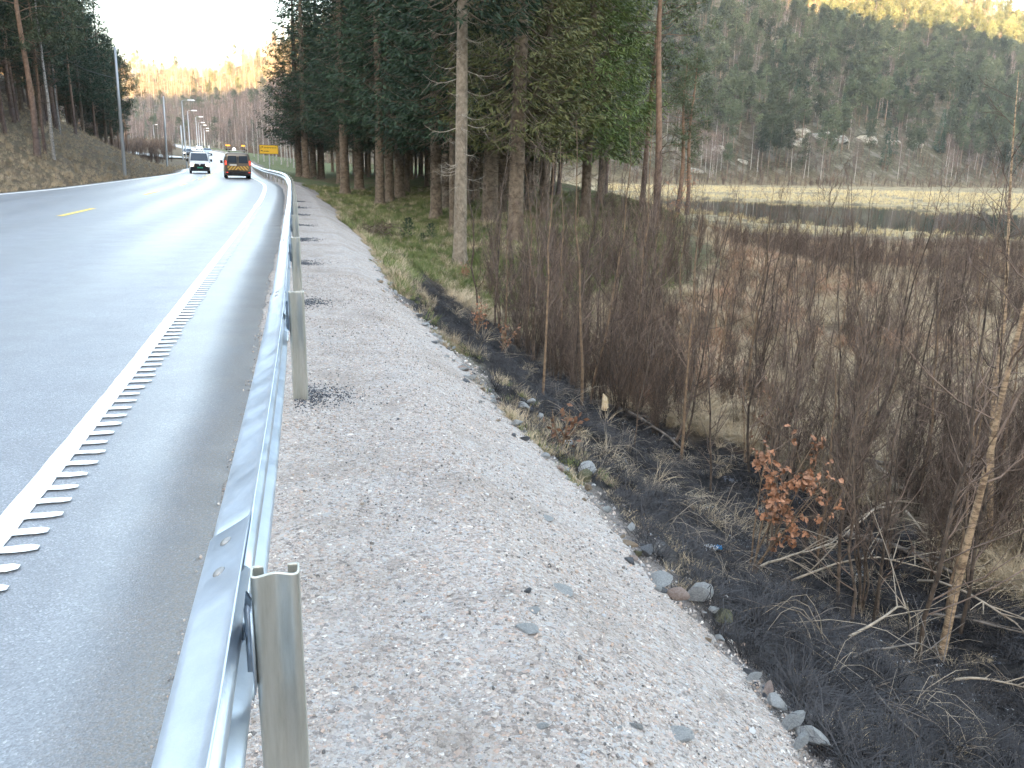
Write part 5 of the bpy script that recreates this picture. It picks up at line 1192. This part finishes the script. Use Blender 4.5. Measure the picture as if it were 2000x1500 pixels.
# ---------------------------------------------------------------- vehicles
black = Mat('black_plastic', (.018, .018, .02), .55).m; tyre_m = Mat('tyre_rubber', (.02, .02, .022), .85).m; rim_m = Mat('steel_rim', (.35, .36, .38), .35, .8).m
glass_m = Mat('dark_glass', (.03, .045, .065), .06, 0, .8).m; white_m = Mat('white_paint', (.80, .80, .80), .25, 0, .5).m; silver_m = Mat('bronze_grey_paint', (.17, .15, .125), .3, .5, .5).m
plate_g = Mat('green_plate', (.03, .38, .22), .4).m; dark_paint = Mat('dark_car_paint', (.03, .035, .045), .2, 0, .6).m; blue_paint = Mat('pale_blue_car_paint', (.30, .36, .42), .25, 0, .6).m
def emit(name, c, s, base=(.8, .8, .8)):
    m = Mat(name, base, .2); m.b.inputs['Emission Color'].default_value = C4(c); m.b.inputs['Emission Strength'].default_value = s; return m.m
head_m = emit('lit_headlight', (1, .82, .55), 1.6); tail_m = emit('lit_tail_lamp', (1, .10, .06), .12, (.4, .03, .02)); amber = emit('amber_beacon', (1, .42, .06), .15, (.85, .38, .06)); wlamp = emit('white_work_lamp', (1, 1, 1), .3)
def ring(y, hw, zb, zt, tum, rnd=.12):
    pts = []
    for (sx, z, t_) in [(1, zb, 0), (1, zb + .12, 0), (1, (zb + zt) * .5, 0), (1, zt - .55 if zt > 1.3 else zt - .2, .15), (1, zt - rnd, .9), (.93, zt - rnd * .25, 1), (.6, zt, 1)]:
        w = hw * sx - tum * t_; pts.append((w, y, z))
    return pts + [(-x, y_, z) for x, y_, z in pts[::-1]]
def van_body(stations):
    g = G(); R_ = [ring(*s) for s in stations]; n = len(R_[0]); V = np.array(R_).reshape(-1, 3); Q = [(i_ * n + j_, i_ * n + (j_ + 1) % n, (i_ + 1) * n + (j_ + 1) % n, (i_ + 1) * n + j_) for i_ in range(len(R_) - 1) for j_ in range(n)]
    T = [(0, q + 1, q) for q in range(1, n - 1)] + [(len(V) - n, len(V) - n + q, len(V) - n + q + 1) for q in range(1, n - 1)]; g.add(V, Q, T); return g
def wheels(e, ys, hw, r0=.33):
    for y in ys:
        for sx in (-1, 1):
            a = np.arange(20) * np.pi / 10
            w = G()
            prof = [(hw - .20, r0 * .8), (hw - .20, r0), (hw - .01, r0), (hw + .01, r0 * .95), (hw + .01, r0 * .66)]
            V = np.vstack([np.column_stack([np.full(20, sx * px_), r_q * np.cos(a), r_q * np.sin(a)]) for px_, r_q in prof]); w.add(V, [(k * 20 + q, k * 20 + (q + 1) % 20, (k + 1) * 20 + (q + 1) % 20, (k + 1) * 20 + q) for k in range(4) for q in range(20)])
            o = w.obj('wheel', tyre_m, e); o.location = (0, y, r0)
            w = G(); V = np.vstack([np.column_stack([np.full(20, sx * (hw - .005)), r0 * .66 * np.cos(a), r0 * .66 * np.sin(a)]), np.column_stack([np.full(20, sx * (hw - .04)), r0 * .5 * np.cos(a), r0 * .5 * np.sin(a)]), [[sx * (hw - .02), 0, 0]]]); w.add(V, [(q, (q + 1) % 20, 20 + (q + 1) % 20, 20 + q) for q in range(20)], [(20 + q, 20 + (q + 1) % 20, 40) for q in range(20)]); w.obj('rim', rim_m, o)
def part_box(name, mat, c, d, e, tilt=0, parent2=None, kind=None):
    g = G(); ct, st_ = math.cos(tilt), math.sin(tilt); g.box((0, 0, 0), d, [(1, 0, 0), (0, ct, -st_), (0, st_, ct)]); o = g.obj(name, mat, e, smooth_=False); o.location = c; return o
def quad(name, mat, P, e, off=(0, 0, 0)):
    g = G(); P = np.array(P, float); n = np.cross(P[1] - P[0], P[3] - P[0]); n /= np.linalg.norm(n); g.add(np.vstack([P, P - n * .02]), [(0, 1, 2, 3), (7, 6, 5, 4), (0, 4, 5, 1), (1, 5, 6, 2), (2, 6, 7, 3), (3, 7, 4, 0)]); return g.obj(name, mat, e, smooth_=False)
def heading(x, y, rev=False):
    s_, t_ = st_of([x], [y], RP, RTT, RTAN); tg = frame_at(t_)[1][0]; a = math.atan2(-tg[0], tg[1]); return a + (math.pi if rev else 0)
ST = [(-2.42, .86, .42, 1.55, .10), (-2.45, .92, .34, 1.86, .13), (-2.30, .945, .30, 1.94, .15), (-1.0, .95, .28, 1.96, .16), (.9, .95, .28, 1.95, .16), (1.25, .95, .28, 1.90, .16), (1.62, .95, .28, 1.52, .11), (1.98, .94, .28, 1.16, .04), (2.30, .92, .28, 1.05, .03), (2.44, .88, .32, .90, .02), (2.47, .82, .36, .80, .02)]
def make_van(name, loc, rz, paint_, label):
    e = empty(name, loc, label, 'van', rz=rz); van_body(ST).obj('body', paint_, e); wheels(e, (1.52, -1.45), .93)
    quad('windscreen', glass_m, [(-.70, 1.285, 1.875), (.70, 1.285, 1.875), (.80, 1.96, 1.19), (-.80, 1.96, 1.19)][::-1], e)
    for sx in (-1, 1):
        for (y0, y1) in ((.25, 1.35), (-.95, .15), (-2.15, -1.05)):
            P = [(sx * .925, y0, 1.22), (sx * .925, y1 - (.0), 1.22), (sx * .835, y1 - (.22 if y1 > 1 else 0), 1.72), (sx * .835, y0, 1.72)]; quad('side_window', glass_m, P if sx < 0 else P[::-1], e)
        m_ = part_box('mirror', black, (sx * 1.08, 1.45, 1.22), (.20, .10, .24), e); 
        part_box('sill', black, (sx * .945, 0, .33), (.03, 2.2, .12), e)
    part_box('front_bumper', black, (0, 2.44, .42), (1.72, .14, .26), e); part_box('rear_bumper', black, (0, -2.47, .46), (1.78, .12, .22), e); part_box('underbody', black, (0, 0, .27), (1.5, 4.3, .10), e)
    return e
x, y = -22.1, 66.6; rv = make_van('work_van', (x, y, 0), heading(x, y), silver_m, 'bronze-grey road works van driving away with chevron tailgate and roof beacons')
for sx in (-1, 1):
    quad('rear_window', glass_m, [(sx * .41 - .33, -2.462, 1.18), (sx * .41 + .33, -2.462, 1.18), (sx * .39 + .30, -2.455, 1.70), (sx * .39 - .30, -2.455, 1.70)], rv); part_box('tail_lamp', tail_m, (sx * .87, -2.44, 1.18), (.12, .10, .32), rv); part_box('reflector', tail_m, (sx * .80, -2.54, .48), (.14, .02, .05), rv)
cm = Mat('chevron_stripes', rough=.4); sx_ = cm.n('ShaderNodeSeparateXYZ'); cm.t.links.new(cm.obj(), sx_.inputs[0]); f_ = cm.math('ADD', cm.math('ABSOLUTE', sx_.outputs[0]), cm.math('MULTIPLY', sx_.outputs[2], .9)); f_ = cm.math('FRACT', cm.math('MULTIPLY', f_, 4.2)); cm.color(cm.ramp(f_, [(0, (.62, .42, .10)), (.5, (.20, .11, .05))], 'CONSTANT'))
part_box('chevron_band', cm.m, (0, -2.475, .80), (1.50, .02, .30), rv); part_box('door_seam', black, (0, -2.472, 1.10), (.02, .02, 1.1), rv); part_box('number_plate', Mat('white_plate', (.7, .7, .68), .4).m, (-.35, -2.49, 1.03), (.50, .015, .11), rv)
rk_ = part_box('roof_rack', Mat('rack_metal', (.55, .56, .57), .4, .7).m, (0, -1.3, 2.08), (1.30, .9, .06), rv); part_box('rack_foot', black, (.55, -1.3, 2.0), (.06, .8, .10), rv); part_box('rack_foot', black, (-.55, -1.3, 2.0), (.06, .8, .10), rv)
for sx in (-.62, .50): o = part_box('beacon_stalk', rim_m, (sx, -1.6, 2.26), (.05, .05, .36), rv); part_box('beacon_bar', amber, (0, 0, .20), (.34 if sx < 0 else .26, .10, .10), o)
g = G(); g.tube([(0, 0, 0), (0, 0, .06), (0, 0, .16), (0, 0, .2)], [.11, .13, .11, .03], 12); o = g.obj('work_lamp', wlamp, rv); o.location = (-.18, -1.6, 2.09); part_box('light_bar', black, (-.60, -1.25, 2.14), (.35, .2, .08), rv); part_box('light_bar', black, (.62, -1.25, 2.14), (.35, .2, .08), rv)
x, y = -31.2, 83.0; wv = make_van('white_van', (x, y, 0), heading(x, y, True) + .05, white_m, 'white delivery van coming towards the camera with its headlights on')
quad('grille', black, [(-.62, 2.485, .60), (-.50, 2.50, .90), (.50, 2.50, .90), (.62, 2.485, .60)][::1], wv); part_box('lower_bumper', black, (0, 2.47, .48), (1.62, .08, .30), wv); part_box('number_plate', plate_g, (-.02, 2.52, .55), (.50, .015, .11), wv)
g = G(); g.add([(-.10, 2.515, .88), (.10, 2.515, .88), (0, 2.515, .72), (-.10, 2.50, .88), (.10, 2.50, .88), (0, 2.50, .72)], None, [(0, 1, 2), (3, 5, 4)]); g.obj('badge', white_m, wv, smooth_=False)
for sx in (-1, 1):
    part_box('headlight', head_m, (sx * .70, 2.465, .80), (.28, .06, .18), wv); part_box('roof_bar', black, (0, .4 if sx > 0 else -.9, 2.02), (1.2, .06, .05), wv); part_box('roof_bar_foot', black, (sx * .62, -.25, 2.0), (.05, 1.4, .06), wv)
CS = [(-2.1, .70, .45, .85, .05), (-2.15, .82, .35, .95, .06), (-1.9, .86, .28, 1.05, .10), (-1.3, .88, .25, 1.40, .20), (-.6, .88, .25, 1.46, .22), (.3, .88, .25, 1.42, .2), (.9, .88, .25, 1.02, .08), (1.8, .86, .28, .88, .05), (2.05, .78, .34, .75, .04)]
def make_car(loc, rz, paint_, label, lights=True):
    e = empty('car', loc, label, 'car', rz=rz); van_body(CS).obj('body', paint_, e); wheels(e, (1.3, -1.3), .86, .31)
    quad('windscreen', glass_m, [(-.58, .36, 1.40), (.58, .36, 1.40), (.74, .93, 1.05), (-.74, .93, 1.05)][::-1], e); quad('rear_window', glass_m, [(-.6, -1.38, 1.38), (.6, -1.38, 1.38), (.7, -1.88, 1.08), (-.7, -1.88, 1.08)], e)
    for sx in (-1, 1): part_box('headlight', head_m, (sx * .62, 2.06, .66), (.26, .05, .12), e); part_box('tail_lamp', tail_m, (sx * .66, -2.14, .78), (.22, .05, .12), e)
    return e
for (px, Y, py, paint_, rev, lab) in [(389, 262, 289, white_m, True, 'distant white car with bright headlights on the rising road'), (405, 170, 300, blue_paint, True, 'pale grey-blue car far off behind the white van'), (366, 158, 298, dark_paint, True, 'dark car far off on the side road left of the white van')]:
    d = ray(px, py); x = d.x * Y; z = HC + d.z * Y
    zz_ = max(road_z(Y) if px > 370 else gz(x, Y) + .25, 0); make_car((x, Y, zz_), heading(x, Y, rev), paint_, lab)

# ---------------------------------------------------------------- direction sign
steel = Mat('grey_galvanised_pole', (.42, .44, .46), .45, .6).m; ysign = Mat('yellow_sign_face', (.86, .52, .03), .45, 0, .5).m; inkm = Mat('black_sign_ink', (.02, .018, .015), .5).m
Ysg = 96; d = ray(525, 292); sx0 = d.x * Ysg; sz0 = HC + d.z * Ysg; e = empty('direction_sign', (sx0, Ysg, gz(sx0, Ysg)), 'yellow direction sign with two arrows on a pole behind the barrier bend', 'road sign', rz=.28); zb_ = sz0 - gz(sx0, Ysg)
part_box('sign_panel', ysign, (0, 0, zb_), (2.05, .05, .98), e)
g = G()
for (c, dd) in [((0, .47), (2.0, .03)), ((0, -.47), (2.0, .03)), ((-.985, 0), (.03, .96)), ((.985, 0), (.03, .96))]: g.box((c[0], -.030, zb_ + c[1]), (dd[0], .006, dd[1]))
g.obj('border', inkm, e, smooth_=False)
r_ = np.random.default_rng(12)
for (x0, n_, zc_) in ((-.48, 12, .20), (-.48, 5, -.20)):
    g = G()
    for k in range(n_): 
        hgt = .10 + .05 * (k == 0 or r_.uniform() < .3); g.box((x0 + k * .115, -.030, zb_ + zc_), (.05, .006, hgt)); g.box((x0 + k * .115 + .02, -.030, zb_ + zc_ - hgt / 2 + .012), (.05, .005, .02))
    g.obj('lettering', inkm, e, smooth_=False)
def sign_arrow(cx, cz, fl):
    g = G(); g.box((cx - .08 * fl, -.030, zb_ + cz - .04), (.045, .006, .18)); g.box((cx, -.030, zb_ + cz + .06), (.16, .005, .045)); V = np.array([(cx + .07 * fl, -.033, zb_ + cz + .14), (cx + .19 * fl, -.033, zb_ + cz + .06), (cx + .07 * fl, -.033, zb_ + cz - .02)]); g.add(np.vstack([V, V + [0, .004, 0]]), None, [(0, 2, 1), (3, 4, 5)] if fl > 0 else [(0, 1, 2), (3, 5, 4)]); g.obj('arrow', inkm, e, smooth_=False)
sign_arrow(-.76, .20, 1); sign_arrow(-.72, -.20, -1)
g = G(); g.tube([(0, .09, -.3), (0, .09, zb_ + .45)], [.06, .06], 10); g.obj('pole', steel, e)
# second slim pole at the sign's left edge, and small roadside posts
for (px, py0, py1, Y, r_p, lab) in [(438, 288, 290, 175, 0, '')][:0]: pass

# ---------------------------------------------------------------- street lamps and cable poles
lamp_w = Mat('lamp_housing', (.75, .77, .78), .35, .2).m
def lamp(px, ytop, ybase, Y, label, h_out=1.4):
    d = ray(px, ytop); x = d.x * Y; zt = HC + d.z * Y; zb = gz(x, Y); e = empty('street_lamp', (x, Y, zb), label, 'street lamp', 'street lamps along the far road'); H = zt - zb
    g = G(); g.tube([(0, 0, -.4), (0, 0, 1), (0, 0, H)], [.11, .10, .055], 8); g.obj('mast', steel, e); g = G(); g.tube([(0, 0, H - .02), (.25, 0, H + .10), (h_out * .6, 0, H + .14)], [.04, .035, .03], 6); g.obj('arm', steel, e)
    g = G(); g.box((h_out * .6 + .42, 0, H + .13), (.95, .34, .16), None, .8); g.obj('lamp_head', lamp_w, e, smooth_=False)
for a in [(355, 197, 300, 118, 'tallest and nearest street lamp of the row behind the white van'), (366, 217, 298, 158, 'second street lamp of the row, right of the tallest'), (382, 229, 292, 198, 'third street lamp of the row, just clear of the second'),
          (387, 240, 292, 228, 'fourth street lamp, close beside the third'), (392, 245, 292, 252, 'fifth street lamp in the tight bunch'), (398, 251, 292, 285, 'shorter street lamp right of the bunch'), (399, 256, 292, 320, 'farthest street lamp at the end of the row'), (299, 244, 262, 330, 'small lone street lamp far left on the hill road')]: lamp(*a)
cable_m = Mat('cable', (.10, .10, .105), .5).m
for (px, yt, pxb, yb, Y, lab, cps) in [(224, 92, 243, 331, 62, 'tall slim grey cable pole leaning on the left bank', [(226, 153, 62), (170, 137, 66), (128, 115, 72)]), (319, 188, 326, 320, 112, 'second cable pole farther along the left roadside', [(319, 221, 112), (300, 219, 116), (286, 210, 122)]), (353, 245, 354, 300, 150, 'thin cable pole beside the tallest street lamp', [(353, 248, 150), (343, 247, 155), (335, 243, 160)])]:
    d = ray(px, yt); top = np.array([d.x * Y, Y, HC + d.z * Y]); d = ray(pxb, yb); bx_ = d.x * Y; zb = gz(bx_, Y); base = np.array([bx_, Y, zb])
    if Y == 150: base = top * [1, 1, 0] + [0, 0, gz(top[0], top[1])]
    e = empty('cable_pole', tuple(base), lab, 'pole'); g = G(); g.tube([(base - base) - [0, 0, .5], (top - base) * .5, top - base], [.13, .11, .08], 9); g.obj('pole', steel, e); g = G(); P = []
    for (a_, b_, yy_) in cps: d = ray(a_, b_); P.append((d.x * yy_, yy_, HC + d.z * yy_))
    P = cr(P, 6) - base; g.tube(P, [.022] * len(P), 4); g.obj('cable', cable_m, e)
# white reflector posts on the far verge
g = G(); g.box((0, 0, .5), (.12, .05, 1.1)); RPm = g.mesh('reflector_post', [white_m], False)
for (px, py, Y, lab) in [(408, 284, 235, 'white marker post on the far verge left of the bend'), (290, 254, 300, 'white marker post far left on the brushy slope')]:
    d = ray(px, py); x = d.x * Y; o = link('marker_post', RPm, label=lab, cat='marker post'); o.location = (x, Y, gz(x, Y)); o.scale = (2, 2, 1.6)
# drop planting prototypes that were never placed
for o in [o for o in COL.objects if 'proto' in o]:
    for c in list(o.children): bpy.data.objects.remove(c)
    bpy.data.objects.remove(o)
for o in COL.objects:
    if 'proto' in o: del o['proto']
scat('scorched_stubble', TGD, 900, (2.4, 8, .1, .7, 1.0, 1), lambda x, y, k, r: (k['burnt'] > .4) & (k['s'] > 1.9) & (fbm(x, y, .6, 48) > .12), (.2, .5), .5, 42, kind='stuff', label='stubs of yellow grass in the black slope below the lip')
# dry and half-burnt tufts breaking up the black slope
scat('scorched_tufts', TL + TGD, 1400, (6.5, 22, -.1, .85, 1.2, 1), lambda x, y, k, r: (k['burnt'] > .4) & (k['s'] > 1.9) & (fbm(x, y, .8, 47) > .10), (.3, .6), .5, 41, kind='stuff', label='half-burnt tufts of grass left on the black slope')
# ---------------------------------------------------------------- thin haze over the valley
hm_ = bpy.data.materials.new('valley_haze'); hm_.use_nodes = True; t_ = hm_.node_tree; t_.nodes.clear()
pv = t_.nodes.new('ShaderNodeVolumePrincipled'); pv.inputs['Density'].default_value = .00014; pv.inputs['Color'].default_value = (.86, .92, 1, 1); pv.inputs['Anisotropy'].default_value = .2
om = t_.nodes.new('ShaderNodeOutputMaterial'); t_.links.new(pv.outputs[0], om.inputs['Volume'])
g = G(); g.box((0, 300, 118), (3000, 2600, 248)); g.obj('haze', hm_, smooth_=False, kind='stuff')
S.cycles.volume_step_rate = 10; S.cycles.volume_max_steps = 32
for o in S.objects:
    if 'label' in o and len(o['label'].split()) > 16: print('LONG', o.name, o['label'])
